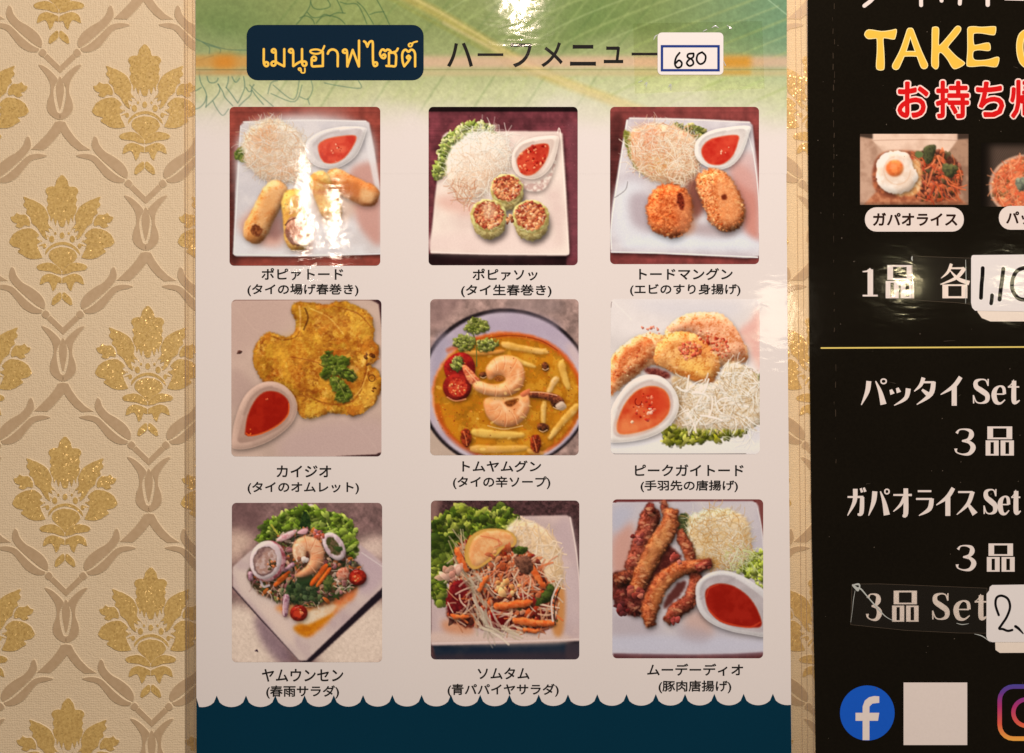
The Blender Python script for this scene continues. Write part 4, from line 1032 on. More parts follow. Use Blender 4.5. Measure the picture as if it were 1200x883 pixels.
# ------------------------------------------------------------------ takeaway box picture (4 units per px, origin 1004,150)
def dish_takeaway():
    c = Canvas(540, 400, (62, 48, 38), 10)
    c.tint([(0, 0), (540, 0), (540, 60), (0, 60)], (64, 46, 36), .8, 20)
    c.poly([(14, 44), (130, 60), (150, 330), (120, 362), (14, 362)], (190, 148, 120), (164, 122, 98), ts=40, smooth=False, blur=2)
    c.poly([(402, 60), (522, 52), (522, 362), (400, 362)], (166, 124, 98), (140, 102, 80), ts=40, smooth=False, blur=2)
    c.poly([(74, 12), (88, 0), (456, 0), (470, 12), (470, 58), (400, 150), (130, 150), (74, 62)], (224, 186, 160), (208, 168, 142), ts=60, smooth=False, blur=2)
    c.line([(78, 60), (300, 56), (468, 60)], 3, (170, 126, 104), .8, soft=3)
    c.poly([(14, 44), (72, 62), (130, 120), (80, 330), (14, 362)], (164, 122, 98), (190, 148, 122), ts=40, smooth=False, blur=3)
    c.poly([(30, 362), (90, 300), (440, 300), (522, 362)], (190, 120, 84), (160, 90, 60), ts=20, smooth=False, blur=3)
    c.poly([(90, 300), (100, 130), (280, 110), (440, 150), (480, 300), (300, 340)], (176, 96, 60), (130, 66, 44), ts=20, blur=4)
    heap = [(250, 150), (310, 110), (400, 110), (470, 160), (495, 230), (470, 310), (380, 345), (270, 320)]
    c.poly(heap, (110, 56, 38), (70, 36, 28), ts=14, rough=5, blur=2)
    c.bits(heap, 180, 10, [(196, 88, 50), (120, 52, 34), (70, 60, 34), (150, 80, 56), (60, 34, 28), (214, 110, 66)], .85, elong=2.4)
    c.strands(heap, 60, 70, 7, [(214, 96, 52), (226, 120, 74), (190, 70, 44)], .8, .85, 1.2, .9, .5)
    c.poly([(310, 100), (345, 80), (370, 90), (350, 160), (320, 165)], (76, 74, 44), (54, 52, 34), ts=10, shade=.4, sr=8)
    c.poly([(400, 170), (470, 180), (450, 230), (410, 225)], (92, 88, 50), (64, 62, 40), ts=10, rough=3, shade=.4)
    c.poly([(280, 110), (310, 120), (300, 140), (270, 135)], (96, 104, 60), rough=3)
    c.poly([(120, 260), (200, 320), (290, 300), (300, 200), (270, 150), (120, 200)], (206, 140, 84), (226, 180, 130), ts=16, rough=4, blur=3)
    egg = [(90, 210), (95, 160), (130, 120), (190, 108), (245, 130), (262, 180), (285, 230), (250, 290), (190, 310), (120, 290), (95, 250)]
    c.poly(egg, (234, 214, 196), (222, 192, 168), ts=40, rough=3, shade=.3, sr=14, shadow=.5, sh=(4, 8), shb=8)
    c.line(ell(188, 200, 62, 66)[:11], 5, (206, 150, 110), .4, soft=6)
    c.poly(ell(176, 190, 42, 40), (214, 94, 42), (230, 128, 66), ts=24, shade=.3, sr=10, blur=3)
    c.tint(ell(168, 180, 18, 14), (240, 150, 96), .7, 6)
    c.grad([(0, 350), (540, 350), (540, 362), (0, 362)], 0, 0, -.2, 3)
    c.grain(.03, 2); return c

def dish_pad_thai():                       # 4 units per px, origin 1150,160
    c = Canvas(560, 340, (74, 56, 46), 11)
    for i in range(-340, 560, 9): c.line([(i, 0), (i + 200, 340)], 2.2, (116, 92, 76), .55, False, 2)
    for i in range(0, 900, 11): c.line([(i, 0), (i - 200, 340)], 2.0, (48, 36, 30), .5, False, 2)
    c.tint([(-40, 0), (78, 0), (78, 340), (-40, 340)], (17, 12, 8), 1, 20, False); c.tint([(-40, -40), (560, -40), (560, 44), (-40, 44)], (17, 12, 8), 1, 16, False)
    c.tint([(500, 0), (560, 0), (560, 340), (500, 340)], (40, 28, 24), .8, 22, False)
    c.poly(ell(250, 236, 176, 150, 0, 30), (206, 160, 130), (186, 140, 116), ts=30, shadow=.5, blur=2)
    b = ell(252, 236, 162, 138, 0, 30)
    c.poly(b, (206, 92, 56), (222, 120, 76), ts=26, rough=3, blur=2, rim=.2, sr=12)
    c.bits(b, 120, 11, [(222, 110, 66), (190, 70, 44), (230, 146, 96), (140, 70, 44), (110, 84, 50)], .8, elong=2.4)
    c.strands(b, 120, 90, 6, [(226, 120, 74), (214, 94, 56), (236, 150, 104)], 1.8, .75)
    c.poly([(200, 200), (250, 190), (270, 230), (230, 260), (200, 240)], (90, 90, 76), (120, 120, 96), ts=10, rough=4, shade=.4)
    c.grain(.03); return c

# ------------------------------------------------------------------ banana leaf header (1.15 units per px) origin 229,-40
def header_print():
    K = 1.25
    w, h = int(694 * K), int(250 * K)
    def T(p): return [((x - 229) * K, (y + 40) * K) for x, y in p]
    c = Canvas(w, h, (132, 140, 84), 12)
    yy, xx = np.mgrid[0:h, 0:w].astype(np.float32); px = xx / K + 229; py = yy / K - 40
    def setc(wt, col): c.a[:] = c.a * (1 - wt[..., None]) + np.array(col, np.float32) * wt[..., None]
    n = vnoise(h, w, 90, 61, 3) * 10
    setc(np.clip((px - 760) / 160, 0, 1), (112, 140, 104))
    setc(np.clip(1 - np.abs(px + n - 430) / 150, 0, 1) * .7 * np.clip((75 - py) / 60, 0, 1), (146, 152, 88))
    setc(np.clip(1 - np.hypot((px - 700), (py - 20) * 1.6) / 130, 0, 1) * .75, (104, 124, 66))
    setc(np.clip(1 - np.hypot((px - 260), (py - 40) * 1.5) / 90, 0, 1) * .6, (102, 124, 70))
    t = np.clip((py + n * .5 - 35) / 70, 0, 1); setc(t * .95, (190, 184, 138))
    t = np.clip((py + n * .4 - 70) / 60, 0, 1) * np.clip((px - 420) / 250, 0, 1); setc(t * .5, (182, 186, 138))
    for i in range(26):                                  # veins fanning from the midrib
        x0 = 440 + i * 22; y0 = -6 + i * 10.3
        c.line(T([(x0, y0), (x0 + 90, y0 - 55 + i), (x0 + 230, y0 - 100)]), 2.4 if i % 2 else 4, (176, 184, 124) if i % 2 else (160, 168, 104), .42, True, 3)
    for i in range(22):
        x0 = 470 + i * 20 - 230; y0 = 150
        c.line(T([(x0, y0), (x0 + 60, y0 - 90), (x0 + 150, y0 - 200)]), 2.5, (170, 176, 112) if i % 3 else (86, 110, 58), .28, True, 4)
    c.line(T([(440, -20), (505, 12), (560, 44), (625, 81), (690, 108), (780, 140)]), 15, (190, 160, 80), .55, True, 8)
    c.line(T([(440, -22), (505, 9), (560, 41), (625, 78), (690, 105), (780, 137)]), 4, (206, 186, 120), .6, True, 4)
    c.line(T([(445, -8), (500, 22), (555, 52), (615, 88)]), 5, (146, 140, 62), .4, True, 5)
    m = vnoise(h, w, 5, 63, 3); c.a = c.a * (1 + .02 * m)[..., None]
    # the pale lower edge runs out into the white sheet
    wt = np.clip((py + n * .7 - 98) / 72, 0, 1); wt = wt * wt * (3 - 2 * wt)
    setc(wt, (218, 199, 188))
    # ornament lines
    ink = (74, 102, 84)
    def A(l, sx, ox, oy): return [(ox + x / sx, oy + y / sx) for x, y in l]
    L1 = [[(200, -90), (200, 0), (230, 120), (300, 250), (325, 360), (310, 530)], [(130, 560), (210, 530), (290, 440), (320, 340)], [(130, 250), (230, 190)],
          [(310, 520), (430, 410), (530, 290), (550, 200), (520, 130)], [(430, 420), (490, 540), (600, 670), (700, 560)], [(330, 0), (360, 90), (430, 110), (500, 80), (520, 30)],
          [(520, 130), (600, 260), (640, 360), (770, 500)], [(660, 190), (740, 290), (840, 430), (870, 440), (960, 250), (980, 150), (960, 0)], [(700, 0), (690, 100), (660, 190)],
          [(760, 0), (800, 80), (840, 95), (890, 30)], [(880, 510), (960, 430), (1080, 320), (1100, 200), (1140, 140)], [(1000, 190), (1050, 260), (1100, 240)], [(1110, 240), (1177, 340), (1300, 480)]]
    for l in L1: c.line(T(A(l, 14.7, 220, 90)), 1.7, ink, .6, True, 1.3)
    L2 = [[(375, 440), (390, 390), (420, 380)], [(400, 400), (495, 468), (522, 380)], [(390, 440), (500, 478), (535, 400)], [(578, 380), (585, 420), (562, 465), (525, 455)], [(562, 465), (570, 490)], [(640, 390), (700, 402), (808, 415), (800, 380)],
          [(25, 178), (80, 202), (180, 232), (280, 236)], [(70, 200), (100, 222), (100, 252)], [(100, 215), (150, 230), (150, 250)], [(30, 290), (120, 262)], [(290, 400), (330, 440), (400, 500)]]
    for l in L2: c.line(T(A(l, 4, 220, 0)), 1.6, ink, .52, True, 1.3)
    L3 = [[(340, -60), (330, 0), (320, 60), (270, 140), (205, 215)], [(330, 20), (350, 68), (410, 85), (500, 60), (478, 0)], [(560, 0), (590, 60), (612, 115)], [(500, 140), (560, 115), (632, 118)],
          [(235, 160), (285, 142), (340, 168), (362, 210)], [(300, 110), (345, 155), (410, 152), (452, 128), (500, 145)], [(380, 205), (430, 150), (500, 140), (580, 165), (630, 212)],
          [(590, 20), (650, 38), (735, 38), (790, 130), (822, 212)], [(740, 20), (800, 80), (880, 212)], [(900, -20), (970, 108), (1020, 215)], [(850, 130), (900, 112), (970, 105)]]
    for l in L3: c.line(T(A(l, 7.5, 320, 0)), 1.7, (62, 90, 56), .58, True, 1.3)
    c.line(T([(900, 0), (925, 20)]), 2, (170, 190, 150), .5)
    # double rule
    def band(y0, y1, x0, x1, col, a=.74, soft=2): c.poly(T([(x0, y0), (x1, y0), (x1, y1), (x0, y1)]), col, alpha=a, smooth=False, blur=soft)
    band(65.5, 80.5, 229, 300, (206, 138, 66)); band(83, 88.5, 229, 300, (184, 142, 90), .85, 1)
    c.tint(T([(250, 64), (275, 64), (275, 82), (250, 82)]), (206, 122, 36), .7, 6, False)
    band(66, 80, 490, 930, (214, 166, 138)); band(83, 89, 490, 930, (190, 168, 122), .8, 1)
    band(66, 80, 846, 880, (196, 140, 44), .85, 3); band(83, 88, 846, 880, (190, 144, 60), .7, 1)
    c.line(T([(496, 81.8), (930, 81.8)]), 1.4, (140, 130, 84), .7, False); c.line(T([(229, 82), (300, 82)]), 1.4, (120, 100, 60), .7, False)
    c.line(T([(520, 27), (625, 81), (740, 130)]), 4, (214, 190, 140), .45, True, 5)
    c.grain(.02); setc(np.clip((py - 110) / 60, 0, 1) * wt, (218, 199, 188))
    g_ = 1 - .05 * np.clip((110 - py) / 60, 0, 1); c.a *= g_[..., None]; c.K = K
    return c
# ------------------------------------------------------------------ wall and its embossed paper
random.seed(7)
def wall_mat():
    m, nt, p, out = new_mat('wallpaper_ground')
    geo = nt.nodes.new('ShaderNodeNewGeometry')
    def noise(scale, det=3, rough=.6):
        n = nt.nodes.new('ShaderNodeTexNoise'); n.inputs['Scale'].default_value = scale; n.inputs['Detail'].default_value = det
        n.inputs['Roughness'].default_value = rough; nt.links.new(geo.outputs['Position'], n.inputs['Vector']); return n
    n1 = noise(500); n2 = noise(12, 4)
    cr = nt.nodes.new('ShaderNodeMix'); cr.data_type = 'RGBA'
    cr.inputs[6].default_value = alb4((202, 169, 132)); cr.inputs[7].default_value = alb4((216, 186, 150))
    ad = nt.nodes.new('ShaderNodeMath'); ad.operation = 'MULTIPLY_ADD'; ad.inputs[1].default_value = .6; 
    nt.links.new(n1.outputs['Fac'], ad.inputs[0]); 
    m2 = nt.nodes.new('ShaderNodeMath'); m2.operation = 'MULTIPLY'; m2.inputs[1].default_value = .4
    nt.links.new(n2.outputs['Fac'], m2.inputs[0]); nt.links.new(m2.outputs[0], ad.inputs[2])
    nt.links.new(ad.outputs[0], cr.inputs[0]); nt.links.new(cr.outputs[2], p.inputs['Base Color'])
    wx = nt.nodes.new('ShaderNodeTexWave'); wx.bands_direction = 'X'; wx.inputs['Scale'].default_value = 260; wx.inputs['Distortion'].default_value = 7; wx.inputs['Detail'].default_value = 2; wx.inputs['Detail Scale'].default_value = 2
    wz = nt.nodes.new('ShaderNodeTexWave'); wz.bands_direction = 'Z'; wz.inputs['Scale'].default_value = 260; wz.inputs['Distortion'].default_value = 7; wz.inputs['Detail'].default_value = 2; wz.inputs['Detail Scale'].default_value = 2
    for w_ in (wx, wz): nt.links.new(geo.outputs['Position'], w_.inputs['Vector'])
    s1 = nt.nodes.new('ShaderNodeMath'); s1.operation = 'ADD'; nt.links.new(wx.outputs['Fac'], s1.inputs[0]); nt.links.new(wz.outputs['Fac'], s1.inputs[1])
    n3 = noise(330, 4, .7); s2 = nt.nodes.new('ShaderNodeMath'); s2.operation = 'MULTIPLY_ADD'; s2.inputs[1].default_value = 4.5
    nt.links.new(n3.outputs['Fac'], s2.inputs[0]); nt.links.new(s1.outputs[0], s2.inputs[2])
    b = nt.nodes.new('ShaderNodeBump'); b.inputs['Strength'].default_value = .7; b.inputs['Distance'].default_value = 0.00009
    nt.links.new(s2.outputs[0], b.inputs['Height']); nt.links.new(b.outputs[0], p.inputs['Normal'])
    p.inputs['Roughness'].default_value = .62; p.inputs['Specular IOR Level'].default_value = .35
    return m
def taupe_mat():
    m, nt, p, out = new_mat('satin_taupe_relief')
    geo = nt.nodes.new('ShaderNodeNewGeometry')
    n = nt.nodes.new('ShaderNodeTexNoise'); n.inputs['Scale'].default_value = 420; n.inputs['Detail'].default_value = 4
    nt.links.new(geo.outputs['Position'], n.inputs['Vector'])
    cr = nt.nodes.new('ShaderNodeMix'); cr.data_type = 'RGBA'
    cr.inputs[6].default_value = alb4((170, 135, 98)); cr.inputs[7].default_value = alb4((188, 153, 117))
    nt.links.new(n.outputs['Fac'], cr.inputs[0]); nt.links.new(cr.outputs[2], p.inputs['Base Color'])
    b = nt.nodes.new('ShaderNodeBump'); b.inputs['Strength'].default_value = .5; b.inputs['Distance'].default_value = 0.0001
    nt.links.new(n.outputs['Fac'], b.inputs['Height']); nt.links.new(b.outputs[0], p.inputs['Normal'])
    p.inputs['Roughness'].default_value = .42; return m
def glitter_mat():
    m, nt, p, out = new_mat('gold_glitter')
    geo = nt.nodes.new('ShaderNodeNewGeometry')
    v = nt.nodes.new('ShaderNodeTexVoronoi'); v.inputs['Scale'].default_value = 1700
    nt.links.new(geo.outputs['Position'], v.inputs['Vector'])
    sep = nt.nodes.new('ShaderNodeSeparateColor'); nt.links.new(v.outputs['Color'], sep.inputs[0])
    gt = nt.nodes.new('ShaderNodeMath'); gt.operation = 'GREATER_THAN'; gt.inputs[1].default_value = .90; nt.links.new(sep.outputs[2], gt.inputs[0])
    sub = nt.nodes.new('ShaderNodeVectorMath'); sub.operation = 'SUBTRACT'; sub.inputs[1].default_value = (.5, .5, .5)
    nt.links.new(v.outputs['Color'], sub.inputs[0])
    ms = nt.nodes.new('ShaderNodeMath'); ms.operation = 'MULTIPLY_ADD'; ms.inputs[1].default_value = .30; ms.inputs[2].default_value = .10; nt.links.new(gt.outputs[0], ms.inputs[0])
    sc_ = nt.nodes.new('ShaderNodeVectorMath'); sc_.operation = 'SCALE'; nt.links.new(ms.outputs[0], sc_.inputs[3]); nt.links.new(sub.outputs[0], sc_.inputs[0])
    ad = nt.nodes.new('ShaderNodeVectorMath'); nt.links.new(sc_.outputs[0], ad.inputs[0]); nt.links.new(geo.outputs['Normal'], ad.inputs[1])
    nm = nt.nodes.new('ShaderNodeVectorMath'); nm.operation = 'NORMALIZE'; nt.links.new(ad.outputs[0], nm.inputs[0])
    nt.links.new(nm.outputs[0], p.inputs['Normal'])
    n = nt.nodes.new('ShaderNodeTexNoise'); n.inputs['Scale'].default_value = 800; n.inputs['Detail'].default_value = 4; n.inputs['Roughness'].default_value = .7
    nt.links.new(geo.outputs['Position'], n.inputs['Vector'])
    cr = nt.nodes.new('ShaderNodeValToRGB')
    cr.color_ramp.elements[0].position = .3; cr.color_ramp.elements[0].color = alb4((172, 130, 70))
    cr.color_ramp.elements[1].position = .7; cr.color_ramp.elements[1].color = alb4((208, 166, 98))
    nt.links.new(n.outputs['Fac'], cr.inputs[0]); nt.links.new(cr.outputs[0], p.inputs['Base Color'])
    mt = nt.nodes.new('ShaderNodeMath'); mt.operation = 'MULTIPLY'; mt.inputs[1].default_value = .3; nt.links.new(gt.outputs[0], mt.inputs[0])
    nt.links.new(mt.outputs[0], p.inputs['Metallic'])
    p.inputs['Specular IOR Level'].default_value = .6
    p.inputs['Roughness'].default_value = .28; return m

wm = wall_mat()
wall = mesh_obj('wall', [(-1.5, 0, -1.0), (1.5, 0, -1.0), (1.5, 0, 1.0), (-1.5, 0, 1.0), (-1.5, .1, -1.0), (1.5, .1, -1.0), (1.5, .1, 1.0), (-1.5, .1, 1.0)],
                [(0, 1, 2, 3), (5, 4, 7, 6), (4, 0, 3, 7), (1, 5, 6, 2), (3, 2, 6, 7), (4, 5, 1, 0)], wm)
wall['kind'] = 'structure'
wall['label'] = 'cream wallpapered wall with embossed taupe lattice and gold glitter flowers'

def rag(pts, amp, n=4, closed=True):
    P = catmull(pts, n, closed); return [(x + random.uniform(-amp, amp), y + random.uniform(-amp, amp)) for x, y in P]
FC = (553, 397)                 # centre and scale of the enlarged flower outline
FL = [
    [(232, 415), (256, 368), (290, 345), (330, 332), (372, 334), (398, 352), (414, 372), (400, 392), (424, 412), (402, 428), (408, 452), (420, 476), (432, 508), (392, 516), (350, 512), (318, 496), (286, 474), (298, 452), (262, 442)],
    [(240, 262), (262, 256), (276, 236), (292, 246), (330, 248), (350, 270), (360, 300), (352, 316), (326, 312), (300, 328), (270, 316), (280, 302), (252, 290)],
    [(318, 138), (350, 148), (392, 166), (430, 188), (456, 216), (474, 262), (468, 300), (490, 334), (470, 330), (476, 356), (452, 346), (462, 398), (436, 380), (418, 350), (396, 318), (370, 300), (360, 262), (336, 240), (340, 214), (318, 190), (328, 166)],
    [(400, 562), (430, 545), (480, 540), (520, 558), (548, 588), (552, 610), (520, 606), (480, 594), (412, 584)],
    [(418, 672), (436, 622), (480, 606), (530, 624), (558, 640), (556, 664), (528, 662), (516, 690), (498, 712), (486, 682), (470, 656), (446, 664)],
    [(490, 792), (500, 756), (536, 722), (552, 730), (550, 758), (528, 782), (504, 798)],
]
TOP = [(553, 6), (532, 22), (518, 44), (510, 74), (490, 76), (464, 84), (453, 106), (466, 132), (461, 160), (470, 184), (462, 206), (470, 240), (482, 258), (486, 290), (499, 266), (514, 312), (526, 276), (540, 318)]
def flower_mesh():
    s = Sheet()
    def T(l): return [((x - FC[0]) / 5.19, (y - FC[1]) / 5.19) for x, y in l]
    def mir(l): return [(2 * FC[0] - x, y) for x, y in l][::-1]
    for l in FL:
        r_ = rag(T(l), .28, 3); r_ = [(min(x, -.35), y) for x, y in r_]
        for q in (r_, [(-x, y) for x, y in r_][::-1]):
            s.poly(q, .4, .4, .9)
    s.poly(rag(T(TOP + [(1106 - x, y) for x, y in TOP[1:]][::-1]), .25, 3), .32, .32, .8)
    s.poly(rag(T([(472, 500), (482, 468), (520, 450), (553, 445), (590, 450), (628, 468), (646, 500), (634, 522), (598, 560), (556, 592), (524, 560), (488, 524)]), .3, 3), .3, .3, .7)
    s.poly(rag(T([(452, 492), (458, 462), (498, 426), (553, 412), (610, 426), (654, 462), (662, 492), (640, 470), (608, 444), (553, 430), (500, 444), (468, 470)]), .2, 3), .24, .24, .5)
    for x, y, r in ((553, 374, 15), (490, 396, 16), (616, 396, 16), (446, 438, 12), (660, 438, 12), (512, 362, 7), (594, 362, 7)):
        s.poly(rag(T(ell(x, y, r, r * 1.3, 0, 8)), .15, 2), .24, .24, .5)
    for x0, y0, x1, y1 in ((470, 380, 440, 366), (500, 350, 482, 312), (528, 345, 520, 322), (430, 410, 402, 398), (436, 430, 404, 440)):
        for q in ([(x0, y0 - 5), (x0 + 2, y0 + 6), (x1, y1)], [(1106 - x0, y0 - 5), (1106 - x1, y1), (1104 - x0, y0 + 6)]):
            s.poly(T(q), .2, .2, .3)
    return s
TU = [  # tulip + chevron, units of the first enlargement around (626, 300)
    [(538, 186), (566, 200), (596, 228), (612, 252), (606, 300), (612, 350), (622, 392), (606, 392), (582, 380), (572, 350), (580, 300), (578, 240), (560, 210)],
]
def scroll_mesh(which):
    s = Sheet(); cx, cy = 626, 300
    def T(l): return [((x - cx) / 3.68, (y - cy) / 3.68) for x, y in l]
    def mir(l): return [(2 * cx - x, y) for x, y in l][::-1]
    def both(l, h, n=4):
        for q in (l, mir(l)): s.poly(catmull(T(q), n), .4, .4, 1.0)
    if which == 'tulip':
        both([(534, 182), (562, 190), (596, 218), (617, 246), (607, 264), (598, 292), (602, 340), (614, 384), (625.6, 392), (625.6, 416), (600, 408), (578, 388), (570, 366), (574, 335), (586, 300), (582, 256), (562, 220)], .3)
        s.poly(catmull(T([(626, 232), (613, 258), (609, 292), (616, 340), (626, 374), (636, 340), (643, 292), (639, 258)]), 4), .3, .3, .5)
    elif which == 'chevron':
        s.poly(T([(606, 428), (626, 424), (648, 428), (664, 458), (690, 494), (722, 526), (756, 548), (706, 550), (676, 528), (648, 496), (630, 470), (606, 500), (578, 530), (556, 548), (502, 546), (534, 516), (566, 484), (590, 454)]), .4, .4, 1.0)
    elif which == 'bud':       # the pair of side buds and the V they end in
        both([(403, -72), (394, -36), (408, -6), (436, 24), (470, 54), (506, 84), (530, 100), (545, 104), (548, 78), (528, 44), (490, 14), (452, -8), (426, -38), (416, -66)], .3)
        both([(326, 8), (366, 1), (406, 10), (434, 34), (462, 62), (498, 92), (522, 106), (536, 112), (526, 124), (490, 122), (452, 100), (424, 66), (392, 30), (350, 18)], .3)
        both([(536, 128), (552, 112), (568, 128), (556, 146), (540, 140)], .2, 3)
        for q in ([(556, 150), (572, 134), (625.5, 186), (625.5, 216)], [(696, 150), (680, 134), (626.5, 186), (626.5, 216)]): s.poly(T(q), .3, .3, .7)
    return s
LEAN = 0.0115
def motif(name, s, mat, label=None):
    me_o = s.build(name, mat, wall); return me_o
gm, tm = glitter_mat(), taupe_mat()
random.seed(5)
protos = {'glitter_flower': (flower_mesh(), gm, -1.2, -134.5), 'tulip_motif': (scroll_mesh('tulip'), tm, 0, 0),
          'chevron_motif': (scroll_mesh('chevron'), tm, 0, 0), 'bud_motif': (scroll_mesh('bud'), tm, 0, 0)}
for nm, (s, mt, dx, dy) in protos.items():
    first = None
    for j in range(-3, 9):
        for i in range(-3, 11):
            if (i + j) % 2: continue
            px = 170.4 + (i - 1) * 98.8; py = 261.6 + (j - 1) * 153.4
            px += LEAN * (py - 262) + dx; py += dy
            if 310 < px < 850 or 1010 < px < 1290: continue
            if px > 1480: continue
            if first is None:
                o = s.build(nm, mt, wall, wm); first = o
                # outline is drawn around pixel (0, 0)
            else:
                o = first.copy(); link(o, wall)
            o.location = (px * S, 0, -py * S)

# ------------------------------------------------------------------ clear laminating film
def film_mat(name, tint=(0.975, 0.955, 0.92), rough=.05, haze=.05, dist=.00004):
    m = bpy.data.materials.new(name); m.use_nodes = True; nt = m.node_tree; nt.nodes.clear()
    out = nt.nodes.new('ShaderNodeOutputMaterial'); tr = nt.nodes.new('ShaderNodeBsdfTransparent'); tr.inputs[0].default_value = tint + (1,)
    gl = nt.nodes.new('ShaderNodeBsdfGlossy'); gl.inputs['Roughness'].default_value = rough; gl.inputs[0].default_value = (1, 1, 1, 1)
    df = nt.nodes.new('ShaderNodeBsdfDiffuse'); df.inputs[0].default_value = (.7, .66, .6, 1)
    fr = nt.nodes.new('ShaderNodeFresnel'); fr.inputs[0].default_value = 1.5
    geo = nt.nodes.new('ShaderNodeNewGeometry')
    mp = nt.nodes.new('ShaderNodeMapping'); mp.inputs['Scale'].default_value = (90, 1, 60); nt.links.new(geo.outputs['Position'], mp.inputs[0])
    n = nt.nodes.new('ShaderNodeTexNoise'); n.inputs['Scale'].default_value = 1.2; n.inputs['Detail'].default_value = 4; nt.links.new(mp.outputs[0], n.inputs['Vector'])
    b = nt.nodes.new('ShaderNodeBump'); b.inputs['Distance'].default_value = dist; nt.links.new(n.outputs['Fac'], b.inputs['Height'])
    nt.links.new(b.outputs[0], gl.inputs['Normal']); nt.links.new(b.outputs[0], fr.inputs['Normal'])
    m1 = nt.nodes.new('ShaderNodeMixShader'); m1.inputs[0].default_value = haze
    nt.links.new(tr.outputs[0], m1.inputs[1]); nt.links.new(df.outputs[0], m1.inputs[2])
    m2 = nt.nodes.new('ShaderNodeMixShader'); nt.links.new(fr.outputs[0], m2.inputs[0]); nt.links.new(m1.outputs[0], m2.inputs[1]); nt.links.new(gl.outputs[0], m2.inputs[2])
    nt.links.new(m2.outputs[0], out.inputs[0]); return m
FILM = film_mat('laminating_film')
EDGE = film_mat('film_cut_edge', (.72, .60, .45), .25, .25)

# ------------------------------------------------------------------ left menu sheet
HP = 1.0
menu = empty('menu_poster', X(575), Z(441), HP, 'white laminated menu with nine dish photos under a green leaf header, on the wallpaper', 'menu')
PAPER = M('paper_white', alb((218, 199, 188)), grain=.015)
def sheet_quad(name, pts, h, t, mat, parent):
    return Sheet().poly(pts, h, t).build(name, mat, parent)
# sheet: left edge 229, right edge 921 -> 928
sheet_quad('paper_sheet', [(229, -60), (920, -60), (921.5, 200), (923.5, 450), (926, 700), (928, 930), (230.5, 930), (229.5, 600)], HP, .35, PAPER, menu)
def strip(name, pts, h, t, mat, parent, bev=0): return Sheet().poly(pts, h, t, bev).build(name, mat, parent)
fl = strip('laminate_margin', [(215, -70), (228.8, -70), (229.3, 600), (230.3, 940), (226, 940), (217, 940), (216, 500)], .72, .12, FILM, menu)
fr = strip('laminate_margin', [(920.3, -70), (946, -70), (949, 400), (954, 700), (957, 940), (928.3, 940), (926.3, 700), (923.8, 450), (921.8, 200)], .72, .12, FILM, menu)
s = Sheet()
def xl(y): return 0.0022 * y
def xr(y): return 0.0098 * y
for x0, w in ((216.0, .9), (219.2, .5), (225.5, .6)):
    s.poly([(x0, -70), (x0 + w, -70), (x0 + w + xl(940), 940), (x0 + xl(940), 940)], .80, .12)
s.build('film_crease', EDGE, menu)
s = Sheet()
for x0, w in ((931.5, .6), (937.8, .6), (944.6, .9)):
    s.poly([(x0, -70), (x0 + w, -70), (x0 + w + xr(940), 940), (x0 + xr(940), 940)], .80, .12)
s.build('film_crease', EDGE, menu)

# printed grids
def ink_grid(name, canvas, cx0, cy0, cx1, cy1, step, to_px, h, mat, parent, corner=0.0, label=None):
    """one thin printed sheet; its colours are stored per grid point"""
    nx = int((cx1 - cx0) / step); ny = int((cy1 - cy0) / step)
    k = int(max(1, round(step)))
    a = canvas.a
    if k > 1: a = np.stack([bblur(a[..., i], 1) for i in range(3)], -1)
    xs = cx0 + np.arange(nx + 1) * (cx1 - cx0) / nx; ys = cy0 + np.arange(ny + 1) * (cy1 - cy0) / ny
    xi = np.clip(xs, 0, canvas.w - 1).astype(int); yi = np.clip(ys, 0, canvas.h - 1).astype(int)
    col = alb(a[yi][:, xi].reshape(-1, 3))
    gx, gy = np.meshgrid(xs, ys)
    if corner > 0:      # pull corner points onto the rounded outline
        for sx, sy in ((0, 0), (0, 1), (1, 0), (1, 1)):
            ccx = cx0 + corner if sx == 0 else cx1 - corner; ccy = cy0 + corner if sy == 0 else cy1 - corner
            u = (ccx - gx) if sx == 0 else (gx - ccx); v = (ccy - gy) if sy == 0 else (gy - ccy)
            msk = (u > 0) & (v > 0)
            mx = np.maximum(u, v); r = np.hypot(u, v) + 1e-9; f = np.where(msk, mx / r, 1)
            gx = np.where(msk, ccx + (gx - ccx) * f, gx); gy = np.where(msk, ccy + (gy - ccy) * f, gy)
    px, py = to_px(gx.ravel(), gy.ravel())
    off = parent.location
    co = np.stack([(px - 600) * S - off.x, np.full(px.shape, -h * MM) - off.y, (441.5 - py) * S - off.z], 1).astype(np.float32)
    idx = np.arange((nx + 1) * (ny + 1)).reshape(ny + 1, nx + 1)
    q = np.stack([idx[:-1, :-1], idx[1:, :-1], idx[1:, 1:], idx[:-1, 1:]], -1).reshape(-1, 4)
    me = bpy.data.meshes.new(name); nf = len(q)
    me.vertices.add(len(co)); me.vertices.foreach_set('co', co.ravel())
    me.loops.add(nf * 4); me.loops.foreach_set('vertex_index', q.ravel().astype(np.int32))
    me.polygons.add(nf); me.polygons.foreach_set('loop_start', np.arange(0, nf * 4, 4, dtype=np.int32)); me.polygons.foreach_set('loop_total', np.full(nf, 4, np.int32))
    me.update(); me.validate()
    at = me.color_attributes.new('ink', 'FLOAT_COLOR', 'POINT')
    rgba = np.ones((len(co), 4), np.float32); rgba[:, :3] = col
    at.data.foreach_set('color', rgba.ravel())
    me.materials.append(mat)
    o = link(bpy.data.objects.new(name, me), parent)
    if label: o['label'] = label
    return o
INK = M('printed_picture', attr=True, grain=.015)
hc = header_print(); K = hc.K
